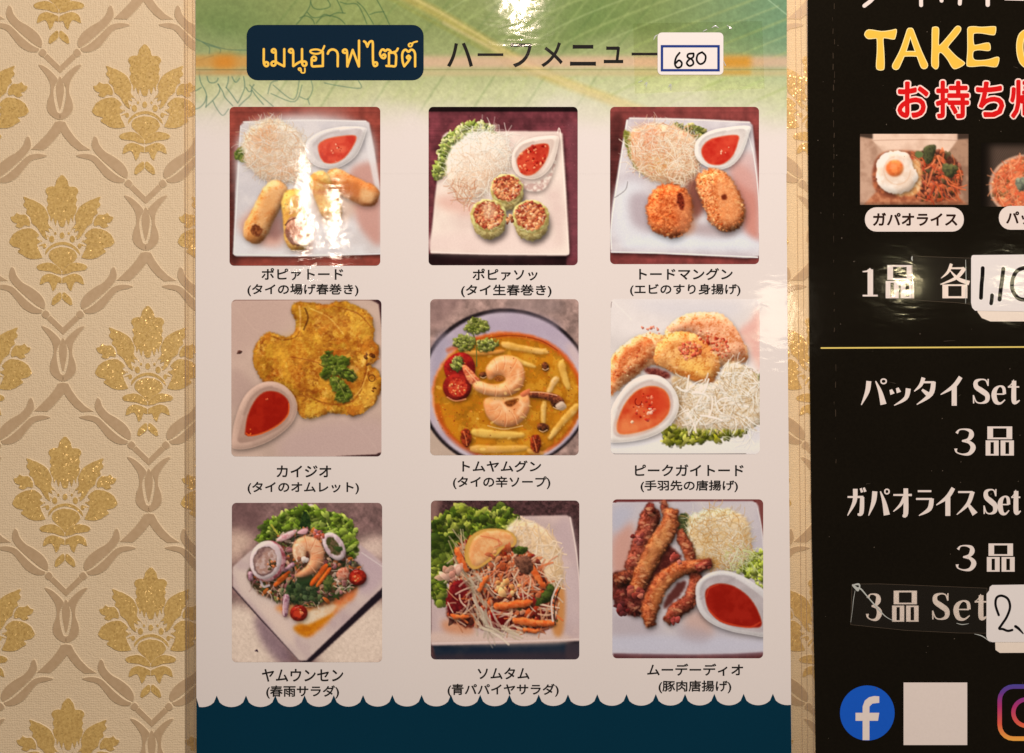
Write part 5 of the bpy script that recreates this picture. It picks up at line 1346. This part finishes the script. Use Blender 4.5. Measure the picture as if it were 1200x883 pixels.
ink_grid('leaf_header_print', hc, 0, 0, hc.w - 1, 244 * K, 1, lambda x, y: (x / K + 229.2 + 0.0 * y, y / K - 40), HP + .04, INK, menu,
         label='printed banana leaf header with pink band and faint ornament lines')

# wavy dark band at the foot
s = Sheet()
top = []
x = 219.7
while x < 960:
    for q in range(10):
        u = -1 + 2 * q / 10
        xx = x + 34.3 * q / 10
        top.append((xx, 815.5 + 13.5 * math.sqrt(max(0, 1 - u * u)) - (xx - 229) * .0035))
    x += 34.3
top = [p for p in top if 230.2 < p[0] < 926.8]
s.poly([(230.2, 818)] + top + [(926.9, top[-1][1]), (928, 930), (230.5, 930)], HP + .04)
s.build('scalloped_footer', M('teal_ink', alb((3, 44, 60)), coat_rough=.08, grain=.05), menu)
DISH = [
    ('fried spring rolls with shredded salad and red dip on a square plate', dish_spring_rolls, 250, 110, (70, 57, 720, 742), (0.95, 0.935, 0.905)),
    ('three cut fresh rolls with white noodles and chilli dip', dish_fresh_rolls, 490, 110, (45, 57, 688, 740), (1.0, 0.985, 0.925)),
    ('two round fried shrimp cakes with shredded salad', dish_shrimp_cakes, 700, 110, (55, 57, 697, 735), (0.98, 0.96, 0.915)),
    ('golden omelette with a green herb and a boat of red sauce', dish_omelette, 250, 340, (78, 42, 725, 718), (0.99, 0.94, 0.85)),
    ('orange prawn soup in a white bowl with black rim', dish_soup, 490, 340, (52, 40, 692, 713), (1, 0.97, 0.93)),
    ('fried chicken wings over shredded cabbage with orange dip', dish_wings, 700, 340, (58, 40, 700, 708), (1, 0.985, 0.95)),
    ('seafood salad with squid rings on a diamond turned plate', dish_glass_noodle_salad, 250, 580, (80, 35, 728, 722), (0.98, 0.935, 0.88)),
    ('shredded papaya salad with a lime wedge and lettuce', dish_papaya_salad, 490, 580, (55, 25, 695, 710), (0.985, 0.9, 0.82)),
    ('fried pork strips with salad and a boat of red sauce', dish_pork_strips, 700, 580, (65, 20, 715, 705), (0.94, 0.935, 0.92)),
]
SC = 883 / 240.0
for lab, fn, ox, oy, (x0, y0, x1, y1), bal in DISH:
    c = fn().finish(bal)
    ink_grid('dish_photo', c, x0, y0, x1, y1, 2.8, lambda a, b, ox=ox, oy=oy: (ox + a / SC, oy + b / SC), HP + .09, INK, menu, corner=20, label='printed photo of ' + lab)
    del c
    _ncache.clear() if len(_ncache) > 400 else None

# title plate and lettering
strip('title_plate', rrect(289, 29.5, 496.5, 94.5, 13), HP + .12, .05, M('navy_ink', alb((14, 32, 46)), coat_rough=.06, grain=.08), menu)
GOLD = M('gold_ink', alb((232, 178, 70)))
def P1(l, sx=12.0, ox=300): return [(ox + x / sx, 40 + y / sx) for x, y in l]
s = Sheet()
for l in ([(110, 215), (110, 300), (110, 400), (122, 440), (148, 456), (172, 438), (168, 408), (142, 398), (122, 414)],
          [(250, 264), (226, 252), (228, 226), (254, 216), (276, 238), (278, 320), (278, 415), (258, 446), (226, 442), (218, 412), (242, 390), (280, 396), (330, 424), (396, 456)], [(398, 215), (398, 456)],
          [(492, 266), (466, 250), (474, 222), (506, 217), (522, 248), (524, 340), (524, 452)], [(526, 454), (590, 410), (652, 380)], [(648, 215), (648, 340), (650, 420), (676, 452), (708, 436), (704, 400), (676, 388), (650, 402)],
          [(940, 252), (941, 350), (940, 450)], [(942, 452), (860, 456), (792, 454), (784, 400), (786, 345), (816, 320), (844, 340), (836, 372), (806, 374)],
          [(1010, 280), (1030, 238), (1080, 220), (1130, 242), (1150, 290), (1150, 370), (1150, 456)]):
    s.ribbon(P1(l), 2.75, HP + .18, step=.003)
s.ribbon(P1([(962, 172), (944, 214), (922, 238), (870, 222), (812, 222), (768, 236), (772, 262), (820, 280), (880, 278), (940, 250)]), 2.3, HP + .21, step=.003)
s.ribbon(P1([(622, 518), (600, 504), (602, 486), (626, 484), (636, 510), (640, 544), (684, 544), (688, 484)]), 1.8, HP + .21, step=.003)
for l in ([(112, 264), (84, 254), (84, 228), (112, 216), (136, 238), (140, 320), (142, 448)], [(142, 450), (180, 335), (216, 222)], [(216, 222), (258, 335), (300, 448)], [(303, 95), (303, 280), (302, 450)],
          [(372, 104), (396, 122), (418, 178)], [(418, 178), (440, 124), (470, 102), (492, 120), (494, 250), (498, 400), (518, 444), (552, 430), (546, 396), (512, 396)],
          [(632, 296), (652, 282), (668, 306), (650, 336), (612, 322), (592, 272), (612, 226), (640, 216), (664, 238), (694, 218), (730, 230), (746, 262)], [(838, 204), (816, 240), (780, 254), (744, 262)],
          [(716, 262), (716, 350), (714, 442)], [(680, 442), (740, 444), (802, 444), (812, 380), (814, 300), (792, 268), (760, 258)],
          [(985, 300), (1008, 322), (985, 346), (962, 324), (985, 300)], [(1010, 326), (984, 376), (926, 448)], [(926, 448), (904, 380), (898, 288), (916, 236), (948, 220), (984, 248), (1018, 220), (1052, 228), (1074, 272), (1076, 350), (1076, 450)]):
    s.ribbon(P1(l, 11.76, 395), 2.7, HP + .18, step=.003)
s.ribbon(P1([(1034, 138), (1012, 132), (988, 146), (992, 172), (1020, 176), (1036, 152), (1050, 122), (1104, 106)], 11.76, 395), 2.0, HP + .23, step=.003)
s.build('title_lettering', GOLD, menu)
BLK = M('black_ink', alb((34, 30, 28)))
hb = [('ハ', (65, 137, 148, 215)), ('ー', (163, 171, 245, 180)), ('フ', (268, 139, 337, 216)), ('メ', (366, 136, 435, 215)), ('ニ', (458, 144, 541, 211)), ('ュ', (566, 149, 628, 203)), ('ー', (655, 169, 745, 178))]
lettering('heading_lettering', [(ch, (500 + b[0] / 2.727, b[1] / 2.727, 500 + b[2] / 2.727, b[3] / 2.727), .012 if ch != 'ー' else 0) for ch, b in hb], HP + .16, BLK, menu)
CAP = [
    ('ポピァトード', (306.5, 314.4, 402.3, 328.6), '(タイの場げ春巻き)', (290, 332.8, 420.2, 347.4)),
    ('ポピァソッ', (553.9, 315, 630, 329), '(タイ生春巻き)', (540.3, 333.6, 646.4, 348.6)),
    ('トードマングン', (749, 314.4, 858.6, 328.4), '(エビのすり身揚げ)', (738.3, 332.8, 867.8, 347.2)),
    ('カイジオ', (324.2, 545.6, 388.2, 559.6), '(タイのオムレット)', (290.2, 564.8, 420.8, 579.4)),
    ('トムヤムグン', (541.8, 539.8, 634.2, 553.4), '(タイの辛ソープ)', (530.8, 558.2, 645, 573.4)),
    ('ピークガイトード', (744, 544.4, 871.4, 558.2), '(手羽先の唐揚げ)', (750.6, 562.8, 864.8, 577)),
    ('ヤムウンセン', (307, 784, 402.4, 799), '(春雨サラダ)', (312, 803.3, 397.4, 818.8)),
    ('ソムタム', (559.8, 782.4, 620.6, 796.2), '(青パパイヤサラダ)', (524.5, 801.4, 654.8, 816.6)),
    ('ムーデーディオ', (758.4, 777.8, 870.8, 792.2), '(豚肉唐揚げ)', (771.7, 797.4, 857, 812.6)),
]
for a, ba, b_, bb in CAP:
    bold_lettering('caption', [(a, ba), (b_, bb)], .30, HP + .16, BLK, menu, 6)

# price sticker
WHT = M('sticker_white', alb((219, 202, 192)), coat=.3, grain=.02)
st = empty('price_sticker', X(809), Z(63), 1.25, 'small white price sticker reading 680 in a blue frame, stuck on the menu heading', 'sticker')
strip('sticker_paper', rrect(770.6, 38.5, 847.6, 88, 5), 1.3, .12, WHT, st)
s = Sheet(); x0, y0, x1, y1, w = 774.2, 53.2, 843.4, 84.2, 2.9
s.poly([(x0, y0), (x1, y0), (x1, y0 + w), (x0, y0 + w)], 1.34); s.poly([(x0, y1 - w), (x1, y1 - w), (x1, y1), (x0, y1)], 1.34)
s.poly([(x0, y0 + w), (x0 + w, y0 + w), (x0 + w, y1 - w), (x0, y1 - w)], 1.34); s.poly([(x1 - w, y0 + w), (x1, y0 + w), (x1, y1 - w), (x1 - w, y1 - w)], 1.34)
s.build('blue_frame', M('blue_ink', alb((34, 52, 112))), st)
PEN = M('marker_ink', alb((18, 14, 14)), rough=.35, coat=.2)
def P2(l): return [(500 + x / 2.727, y / 2.727) for x, y in l]
s = Sheet()
s.ribbon(P2([(808, 170), (797, 185), (793, 205), (800, 217), (812, 214), (815, 202), (806, 194), (796, 203)]), 2.3, 1.36)
s.ribbon(P2([(852, 172), (836, 174), (834, 184), (848, 192), (852, 205), (840, 212), (831, 203), (838, 192), (851, 184), (853, 173)]), 2.3, 1.36)
s.ribbon(P2([(880, 168), (866, 176), (863, 194), (874, 206), (888, 198), (891, 180), (880, 168)]), 2.3, 1.36)
s.build('handwritten_price', PEN, st)

# ------------------------------------------------------------------ black takeaway board
HB = 1.6
EX = 1300
board = empty('takeaway_poster', X(1120), Z(441), HB, 'black laminated takeaway menu with gold and red headings, right of the white menu', 'poster')
BK = print_mat('black_board_ink', alb((17, 12, 6)), coat=.8, coat_rough=.06, grain=.25, dist=.00008)
strip('board_sheet', [(946, -60), (EX, -60), (EX, 940), (956.5, 940), (954.5, 800), (950.5, 600), (948.6, 420), (946.5, 150)], HB, .45, BK, board)
s = Sheet()      # worn seam down the film
yy = -50
random.seed(3)
while yy < 560:
    L = random.uniform(2, 9); xx = 976 + xr(yy) * .4 + random.uniform(-1.2, 1.2); w = random.uniform(.3, 1.0)
    s.poly([(xx, yy), (xx + w, yy + .5), (xx + w * random.uniform(.3, 1.2), yy + L), (xx + random.uniform(-.6, .3), yy + L)], HB + .05); yy += L + random.uniform(1, 10) * (1 if yy < 220 else 4)
s.build('film_scuff', M('scuffed_film', alb((58, 45, 34)), rough=.3), board)
OFF = M('offwhite_ink', alb((219, 196, 182)))
BW = OFF
def C3(l, sx=4.0, ox=900, oy=0): return [(ox + p[0] / sx, oy + p[1] / sx) for p in l]
# cut off white lettering at the top edge
for l, w in (([(470, -60), (492, -10), (450, 30)], 4.5), ([(715, -80), (716, 27)], 4.5), ([(800, -60), (812, 6)], 4.5), ([(905, -80), (897, 20)], 4.5),
             ([(1028, -80), (1028, 25)], 5), ([(1110, -2), (1200, 0)], 3), ([(1280, -60), (1280, 12)], 5)):
    Sheet().ribbon(C3(l), w, HB + .06, smooth=len(l) > 2).build('cropped_letter_stroke', OFF, board)

TAKE = [
    [[(450, 160), (470, 140), (530, 148), (575, 143), (602, 140), (596, 180), (585, 188), (548, 182), (540, 190), (544, 250), (545, 318), (535, 332), (512, 330), (504, 312), (508, 250), (508, 190), (500, 184), (470, 186), (455, 176)]],
    None,
    [[(766, 140), (775, 128), (792, 128), (801, 142), (799, 205), (808, 208), (850, 160), (880, 125), (900, 127), (903, 145), (882, 175), (846, 218), (850, 232), (885, 268), (918, 292), (920, 304), (900, 318), (874, 327), (858, 316), (838, 282), (812, 252), (800, 258), (799, 312), (786, 328), (770, 318), (763, 300), (765, 220)]],
    [[(934, 132), (960, 125), (1000, 128), (1058, 125), (1068, 134), (1064, 162), (1050, 168), (1000, 160), (968, 160), (962, 170), (964, 206), (974, 212), (1020, 202), (1038, 206), (1042, 232), (1030, 242), (990, 238), (966, 242), (960, 254), (962, 276), (980, 284), (1030, 280), (1070, 268), (1083, 276), (1076, 308), (1060, 318), (1010, 312), (960, 316), (934, 314), (928, 300), (932, 240), (932, 168)]],
]
GOUT = M('gold_outline_ink', alb((240, 206, 140))); GFILL = M('gold_fill_ink', alb((228, 172, 62)))
so, sf = Sheet(), Sheet()
def inset(P, d):
    P = np.array(P, float); a = 0.5 * np.sum(P[:, 0] * np.roll(P[:, 1], -1) - np.roll(P[:, 0], -1) * P[:, 1])
    t = np.roll(P, -1, 0) - np.roll(P, 1, 0); t /= np.maximum(np.hypot(t[:, 0], t[:, 1]), 1e-6)[:, None]
    n = np.stack([-t[:, 1], t[:, 0]], 1) * (1 if a > 0 else -1)
    return P + n * d
for g in TAKE:
    if not g: continue
    for l in g:
        P = catmull(C3(l), 3)
        so.poly(P, HB + .06); sf.poly(inset(P, .9), HB + .09)
# A and O are built of strokes so that they keep their counters
for pts, ws in (([(598, 312), (632, 240), (662, 146)], [9.5, 8, 7]), ([(730, 308), (702, 240), (668, 146)], [9.5, 8, 7]), ([(622, 256), (665, 254), (712, 256)], [6.5, 6.5, 6.5])):
    so.ribbon(C3(pts), ws, HB + .06, step=.004); sf.ribbon(C3(pts), [w - 1.9 for w in ws], HB + .09, step=.004)
ring = [(1235, 146), (1190, 168), (1178, 226), (1192, 290), (1235, 314), (1280, 290), (1294, 226), (1280, 168), (1236, 146)]
so.ribbon(C3(ring), 8.5, HB + .06, step=.004); sf.ribbon(C3(ring), 6.6, HB + .09, step=.004)
so.build('heading_outline', GOUT, board); sf.build('takeaway_heading', GFILL, board)
RO = M('pale_outline_ink', alb((238, 196, 180))); RF = M('red_ink', alb((202, 22, 22)))
jb = [('お', (1051, 96, 1088, 139)), ('持', (1096, 95, 1135.5, 139.5)), ('ち', (1143, 96, 1176.5, 138)), ('帰', (1183, 94, 1222, 139.5)), ('り', (1232, 96, 1256, 139.5))]
def grow(b, d): return (b[0] - d, b[1] - d, b[2] + d, b[3] + d)
bold_lettering('red_heading_outline', [(ch, grow(b, 1.6)) for ch, b in jb], 2.9, HB + .06, RO, board, 12)
bold_lettering('red_heading', jb, 1.25, HB + .12, RF, board)

ink_grid('food_photo', dish_takeaway(), 14, 30, 522, 362, 3, lambda a, b: (1004 + a / 4, 150 + b / 4), HB + .05, INK, board, label='printed photo of a rice box with a fried egg and stir fried meat')
ink_grid('food_photo', dish_pad_thai(), 36, 30, 500, 330, 3, lambda a, b: (1140 + a / 4, 160 + b / 4), HB + .05, INK, board, label='printed photo of orange noodles in a round bowl')
for (b, t, tb) in (((1013.2, 243.4, 1129, 271.8), 'ガパオライス', (1022.5, 249.6, 1121.5, 265.2)), ((1170, 241.8, 1286, 269.6), 'パッタイ', (1178.5, 248, 1240, 263.6))):
    p = strip('name_pill', rrect(*b, 13.5), HB + .09, .03, OFF, board)
    bold_lettering('pill_lettering', [(t, tb)], .55, HB + .13, M('brown_ink', alb((44, 24, 16))), board, 8)

# hand cut bold serif lettering
def glyph_hin(s, b, h, f=1.0):
    x0, y0, x1, y1 = b; w = x1 - x0; hh = y1 - y0
    def box(a, c, d, e, tv, th):
        X0, Y0, X1, Y1 = x0 + a * w, y0 + c * hh, x0 + d * w, y0 + e * hh
        s.poly([(X0, Y0), (X0 + tv, Y0), (X0 + tv, Y1), (X0, Y1)], h); s.poly([(X1 - tv, Y0), (X1, Y0), (X1, Y1), (X1 - tv, Y1)], h)
        s.poly([(X0 + tv, Y0), (X1 - tv, Y0), (X1 - tv, Y0 + th), (X0 + tv, Y0 + th)], h); s.poly([(X0 + tv, Y1 - th * .9), (X1 - tv, Y1 - th * .9), (X1 - tv, Y1), (X0 + tv, Y1)], h)
    k = w / 33.0
    box(.06, 0, .94, .44, 6.6 * k, 2.2 * k); box(0, .48, .46, 1, 5.6 * k, 2.0 * k); box(.53, .48, 1, 1, 5.6 * k, 2.0 * k)
def strokes(s, b, h, defs):
    """defs in a 0-100 square: list of (points, widths)"""
    x0, y0, x1, y1 = b; kx, ky = (x1 - x0) / 100, (y1 - y0) / 100
    for pts, ws in defs: s.ribbon([(x0 + p[0] * kx, y0 + p[1] * ky) for p in pts], [w * ky for w in ws], h, step=.003, cap=False)
KATA = {
    'パ': [([(30, 12), (24, 50), (2, 98)], [18, 16, 3]), ([(55, 12), (72, 50), (84, 96)], [4, 14, 22]), ([(84, 4), (93, 8), (93, 17), (84, 21), (76, 17), (76, 8), (84, 4)], [5] * 7)],
    'ッ': [([(6, 42), (14, 58)], [10, 16]), ([(36, 36), (44, 52)], [10, 16]), ([(88, 38), (76, 72), (22, 98)], [18, 14, 3])],
    'タ': [([(42, 4), (30, 30), (3, 52)], [14, 12, 3]), ([(36, 20), (88, 20)], [7, 7]), ([(84, 18), (72, 62), (14, 98)], [16, 16, 3]), ([(36, 46), (60, 62)], [8, 16])],
    'イ': [([(90, 3), (60, 34), (3, 62)], [14, 14, 3]), ([(62, 30), (62, 99)], [17, 17])],
    'ガ': [([(4, 34), (86, 34)], [6, 8]), ([(80, 34), (76, 88), (56, 94)], [14, 15, 6]), ([(44, 6), (40, 50), (4, 98)], [16, 14, 3]), ([(72, 4), (80, 18)], [7, 9]), ([(88, 2), (96, 16)], [7, 9])],
    'オ': [([(4, 26), (96, 26)], [6, 8]), ([(66, 3), (66, 90), (50, 98)], [16, 17, 7]), ([(60, 32), (40, 60), (4, 84)], [12, 10, 3])],
    'ラ': [([(14, 10), (86, 10)], [7, 7]), ([(5, 38), (90, 38)], [7, 7]), ([(88, 36), (76, 74), (20, 98)], [16, 16, 3])],
    'ス': [([(10, 12), (84, 12)], [7, 7]), ([(84, 10), (60, 56), (3, 96)], [16, 14, 3]), ([(58, 54), (96, 94)], [8, 22])],
    '各': [([(38, 0), (26, 24), (2, 42)], [9, 8, 2]), ([(34, 13), (82, 13)], [5, 6]), ([(84, 12), (56, 40), (0, 60)], [12, 10, 3]), ([(34, 20), (62, 44), (100, 56)], [3, 10, 13]),
           ([(17, 60), (17, 100)], [17, 17]), ([(83, 60), (83, 100)], [17, 17]), ([(24, 62), (76, 62)], [5, 5]), ([(24, 97), (76, 97)], [6, 6])],
    '1': [([(54, 6), (54, 96)], [19, 19]), ([(8, 14), (36, 12), (56, 4)], [4, 6, 8]), ([(8, 97), (98, 97)], [6, 6])],
    '3': [([(14, 18), (26, 5), (52, 3), (76, 10), (80, 26), (66, 42), (38, 47)], [11, 5, 6, 14, 19, 12, 6]), ([(38, 47), (72, 53), (88, 72), (72, 94), (42, 98), (14, 90), (10, 76)], [6, 12, 20, 14, 6, 5, 12])],
    'S': [([(86, 26), (74, 8), (46, 5), (20, 14), (22, 34), (54, 50), (82, 66), (80, 88), (50, 97), (22, 92), (8, 70)], [5, 5, 6, 15, 19, 21, 19, 15, 6, 5, 4]), ([(88, 3), (87, 30)], [5, 5]), ([(6, 66), (7, 98)], [5, 5])],
    'e': [([(16, 62), (88, 62)], [5, 5]), ([(88, 62), (82, 38), (54, 31), (24, 44), (14, 66), (28, 92), (60, 98), (92, 84)], [13, 12, 6, 16, 20, 17, 8, 4])],
    't': [([(52, 10), (50, 84), (66, 95), (96, 86)], [17, 19, 12, 4]), ([(4, 34), (92, 34)], [6, 6]), ([(8, 32), (30, 24), (50, 6)], [2, 4, 3])],
}
def word(name, items, h=HB + .07, label=None):
    s = Sheet()
    for ch, b in items:
        if ch == '品': glyph_hin(s, b, h)
        else: strokes(s, b, h, KATA[ch])
    o = s.build(name, BW, board)
    return o
word('price_row_lettering', [('1', (1009, 314, 1028.6, 347.8)), ('品', (1037.5, 311, 1070.7, 349.9)), ('各', (1101.6, 309.5, 1135.5, 349.9))])
word('set_row_lettering', [('パ', (1008.3, 443, 1040, 475.5)), ('ッ', (1042, 443, 1067, 476)), ('タ', (1070, 441.5, 1098, 475)), ('イ', (1101, 441, 1128, 476)), ('S', (1139, 443.5, 1160, 473.5)), ('e', (1162, 443.5, 1178.5, 473.5)), ('t', (1180, 443.5, 1195, 473.5))])
word('count_lettering', [('3', (1117, 502.4, 1143, 533.3)), ('品', (1154.6, 500, 1187.6, 534))])
word('set_row_lettering', [('ガ', (992, 571, 1014.5, 605)), ('パ', (1017, 572, 1043, 605)), ('オ', (1045.5, 571.5, 1069, 605)), ('ラ', (1072, 572.5, 1094, 605)), ('イ', (1096, 571, 1119, 605)), ('ス', (1120, 573, 1143, 604.5)), ('S', (1151.7, 572.5, 1168.5, 603)), ('e', (1169.5, 572.5, 1183, 603)), ('t', (1184, 572.5, 1196, 603))])
word('count_lettering', [('3', (1118.7, 638.7, 1143.7, 668.7)), ('品', (1156, 637, 1188.5, 670))])
word('set_price_lettering', [('3', (1014.2, 695.4, 1032.5, 727)), ('品', (1045, 692.2, 1076, 728.6)), ('S', (1091.3, 694.3, 1113, 726.5)), ('e', (1117, 694.3, 1137.5, 726.5)), ('t', (1141, 694.3, 1157, 726.5))])
strip('divider_rule', [(961.5, 407.3), (EX - 6, 405.6), (EX - 6, 407.3), (961.5, 409)], HB + .06, .0, M('rule_gold', alb((214, 182, 96))), board)

# social round badge, blank code card, camera badge
strip('round_badge', ell(1016, 835.5, 32, 32.3, 0, 48), HB + .06, 0, M('badge_blue', alb((24, 82, 176))), board)
f = [(1030, 816), (1030, 823.5), (1022, 824.5), (1018.5, 828), (1018.5, 835.2), (1030, 835.2), (1028.5, 844.6), (1018.5, 844.6), (1018.5, 867.2), (1010.5, 867.2), (1010.5, 844.6), (1002.2, 844.6), (1002.2, 835.2), (1010.5, 835.2), (1010.5, 828), (1013, 821), (1018, 817), (1024, 815.6)]
strip('badge_letter', f, HB + .09, 0, OFF, board)
strip('code_card', [(1058.5, 799.8), (1133, 799.8), (1133, 873), (1058.5, 873)], HB + .06, 0, OFF, board)
m, nt, p, out = new_mat('camera_badge_ink')
geo = nt.nodes.new('ShaderNodeNewGeometry'); sep = nt.nodes.new('ShaderNodeSeparateXYZ'); nt.links.new(geo.outputs['Position'], sep.inputs[0])
mr = nt.nodes.new('ShaderNodeMapRange'); mr.inputs[1].default_value = Z(868); mr.inputs[2].default_value = Z(802); nt.links.new(sep.outputs[2], mr.inputs[0])
cr = nt.nodes.new('ShaderNodeValToRGB'); e = cr.color_ramp.elements
e[0].position = 0; e[0].color = alb4((240, 160, 60)); e[1].position = 1; e[1].color = alb4((70, 60, 140))
for pos, col in ((.3, (222, 84, 60)), (.6, (176, 40, 100)), (.85, (100, 46, 130))): q = e.new(pos); q.color = alb4(col)
nt.links.new(mr.outputs[0], cr.inputs[0]); nt.links.new(cr.outputs[0], p.inputs['Base Color']); p.inputs['Coat Weight'].default_value = .5
s = Sheet(); R_ = rrect(1171, 804.5, 1234, 865.5, 16, 5); R_.append(R_[0]); s.ribbon(R_, 5.2, HB + .06, smooth=False, cap=False)
c_ = ell(1202.5, 835, 15.5, 15.5, 0, 28); c_.append(c_[0]); s.ribbon(c_, 5, HB + .06, smooth=False, cap=False)
s.poly(ell(1220, 818, 3.6, 3.6), HB + .065)
s.build('camera_badge', m, board)

# ------------------------------------------------------------------ price labels stuck on the board and tape
g = 'handwritten price labels stuck over the takeaway poster'
def label_card(name, x0, y0, x1, y1, r, h, label, ux0, uy0, ux1, uy1):
    u = Sheet().poly(rrect(ux0, uy0, ux1, uy1, r), h - .18, .12).build('price_label', M('under_label', alb((216, 192, 168)), coat=.3), None)
    return u
u1 = Sheet().poly([(1144, 340), (EX - 22, 340), (EX - 22, 377), (1160, 377), (1150, 373), (1145, 366)], HB + .22, .14).build('price_label', M('under_label', alb((224, 200, 180)), coat=.3), None)
u1['label'] = 'plain cream label showing as a strip beneath the 1,10 price label'; u1['category'] = 'label'; u1['group'] = g
l1 = empty('price_label', X(1200), Z(332), HB + .3, 'white rounded label handwritten 1,10 in thick black marker, below the food photos', 'label', g)
strip('label_card', [(1139.5, 299.4), (EX - 30, 298), (EX - 30, 366.6), (1142, 364.5), (1138.6, 361), (1137.2, 355), (1137.4, 303), (1138, 300.4)], HB + .4, .14, WHT, l1)
def P3(l): return [(1000 + x / 5.885, 290 + y / 5.885) for x, y in l]
s = Sheet()
s.ribbon(P3([(888, 145), (886, 200), (880, 262), (876, 350)]), 4.6, HB + .42); s.ribbon(P3([(952, 332), (950, 362), (946, 388)]), 4.4, HB + .42)
s.ribbon(P3([(1030, 150), (1022, 220), (1012, 290), (1004, 362)]), 4.6, HB + .42)
s.ribbon(P3([(1190, 140), (1130, 160), (1096, 215), (1092, 290), (1130, 350), (1190, 360), (1250, 320), (1275, 240), (1250, 165), (1190, 140)]), 4.6, HB + .42)
s.ribbon([(1226, 318), (1220, 335), (1228, 352), (1240, 348), (1245, 330), (1237, 316), (1226, 318)], 4.4, HB + .44)
s.build('handwritten_price', PEN, l1)
u2 = Sheet().poly([(1165, 735), (EX - 26, 735), (EX - 26, 764.5), (1171, 765), (1166, 761.5)], HB + .22, .14).build('price_label', M('under_label', alb((214, 180, 144)), coat=.3), None)
u2['label'] = 'tan label strip showing beneath the price label that starts with 2'; u2['category'] = 'label'; u2['group'] = g
l2 = empty('price_label', X(1200), Z(719), HB + .3, 'white rounded label with a looping handwritten 2, beside the word Set', 'label', g)
strip('label_card', [(1162, 685.6), (EX - 30, 684), (EX - 30, 752.4), (1162, 752.4), (1157, 750.5), (1155.2, 746), (1155.4, 696), (1158.5, 692), (1159, 688)], HB + .4, .14, WHT, l2)
def P4(l): return [(900 + x / 3.79, 650 + y / 3.79) for x, y in l]
s = Sheet()
s.ribbon(P4([(1022, 268), (1008, 225), (1012, 192), (1034, 182), (1062, 196), (1072, 232), (1058, 275), (1034, 312), (1024, 328), (1040, 330), (1062, 338), (1082, 334)]), 2.9, HB + .42)
s.ribbon(P4([(1096, 318), (1110, 328), (1130, 350)]), [3.4, 3.2, 1.6], HB + .42)
s.ribbon([(1214, 703), (1209, 718), (1214, 734), (1225, 732), (1230, 716), (1224, 702), (1214, 703)], 2.9, HB + .42)
s.build('handwritten_price', PEN, l2)
TAPE = film_mat('clear_tape', (.93, .92, .89), .05, .008, .00003)
TEDGE = M('tape_edge', alb((84, 68, 54)), rough=.3)
def tape(pts, label, creases_glints=None, h=HB + .17, edge=True):
    o = empty('adhesive_tape', X(sum(p[0] for p in pts) / len(pts)), Z(sum(p[1] for p in pts) / len(pts)), h, label, 'tape', 'clear tape strips holding the price labels')
    Sheet().poly(pts, h, .05).build('tape_film', TAPE, o)
    s = Sheet(); q = pts + [pts[0]]
    for i in range(len(pts)): s.ribbon([q[i], q[i + 1]], .38, h + .02, smooth=False, cap=False, step=.001)
    if edge: s.build('tape_edge', TEDGE, o)
    if creases_glints:
        for l, ws in creases_glints: Sheet().ribbon(l, ws, h + .06).build('tape_crease_and_glint', M('tape_crease_glint_white', alb((176, 170, 158)), rough=.15, coat=1, dist=.0006), o)
tape([(742, 28), (893, 25), (896, 104), (744, 110)], 'clear tape patch on the heading round the 680 sticker',
     [([(834, 33), (838, 31), (842, 33)], [.5, 1.6, .5]), ([(824, 37), (828, 35)], [.8, 1.2]), ([(852, 30), (857, 34)], [.8, 1.4]), ([(766, 47), (768, 43), (771, 41)], [.6, 1.4, .6]), ([(728 + 20, 97), (752, 95)], [.6, 1.2]), ([(757, 103), (758, 97), (755, 100)], [.5, 1.3, .5]), ([(783, 103), (786, 99), (786, 106)], [.5, 1.4, .6]), ([(848, 72), (850, 77)], [.6, 1.2])], h=HP + .2, edge=False)  # pale flecks painted here stand in for glints on the wrinkled tape film
tape([(1068, 300.5), (1137.5, 303), (1137.5, 357), (1120, 355), (1068, 352)], 'clear tape across the board left of the 1,10 label', [([(1068.5, 301), (1068, 304), (1069, 306)], [1, 1.6, .5]), ([(1131, 305), (1131.5, 330), (1131, 356)], [.5, .8, .4])])
tape([(998, 684.5), (1030, 684.2), (1156, 689.3), (1156, 742), (1124, 741.8), (1060, 738.6), (996.5, 732), (997, 716)], 'clear tape with a folded white corner over the last set price line',
     [(P4([(376, 136), (392, 150), (410, 152), (440, 186), (480, 232), (520, 274), (556, 294)]), [2.4, 3.2, 1.8, 1.4, 1.5, .9, .4]), (P4([(380, 134), (402, 132), (406, 150)]), [1.5, 2.2, .8]), (P4([(384, 150), (398, 160), (404, 140)]), [.8, 1.6, .6]),
      (P4([(835, 304), (860, 310), (890, 306)]), [.4, .9, .3]), (P4([(915, 352), (950, 362), (985, 388)]), [.4, 1.1, .4]), (P4([(385, 160), (378, 200), (374, 240), (366, 300)]), [.4, .6, .4, .3])])

# dust and nicks on the board's film
random.seed(11)
s = Sheet()
for k in range(70):
    px, py = random.uniform(958, 1280), random.uniform(-30, 900); r = random.uniform(.25, .7)
    s.poly(ell(px, py, r, r * random.uniform(.6, 1.6), random.uniform(0, 90), 6), HB + .15 + k * .0004)
for k in range(9):
    px, py = random.uniform(965, 1250), random.uniform(60, 880); a = random.uniform(0, 3.14); L = random.uniform(4, 14)
    s.ribbon([(px, py), (px + L * math.cos(a), py + L * math.sin(a) * .5)], [.15, .35], HB + .19, smooth=False, cap=False, step=.0005)
o = s.build('dust', M('dust_grey', alb((84, 70, 58)), rough=.6), board); o['kind'] = 'stuff'
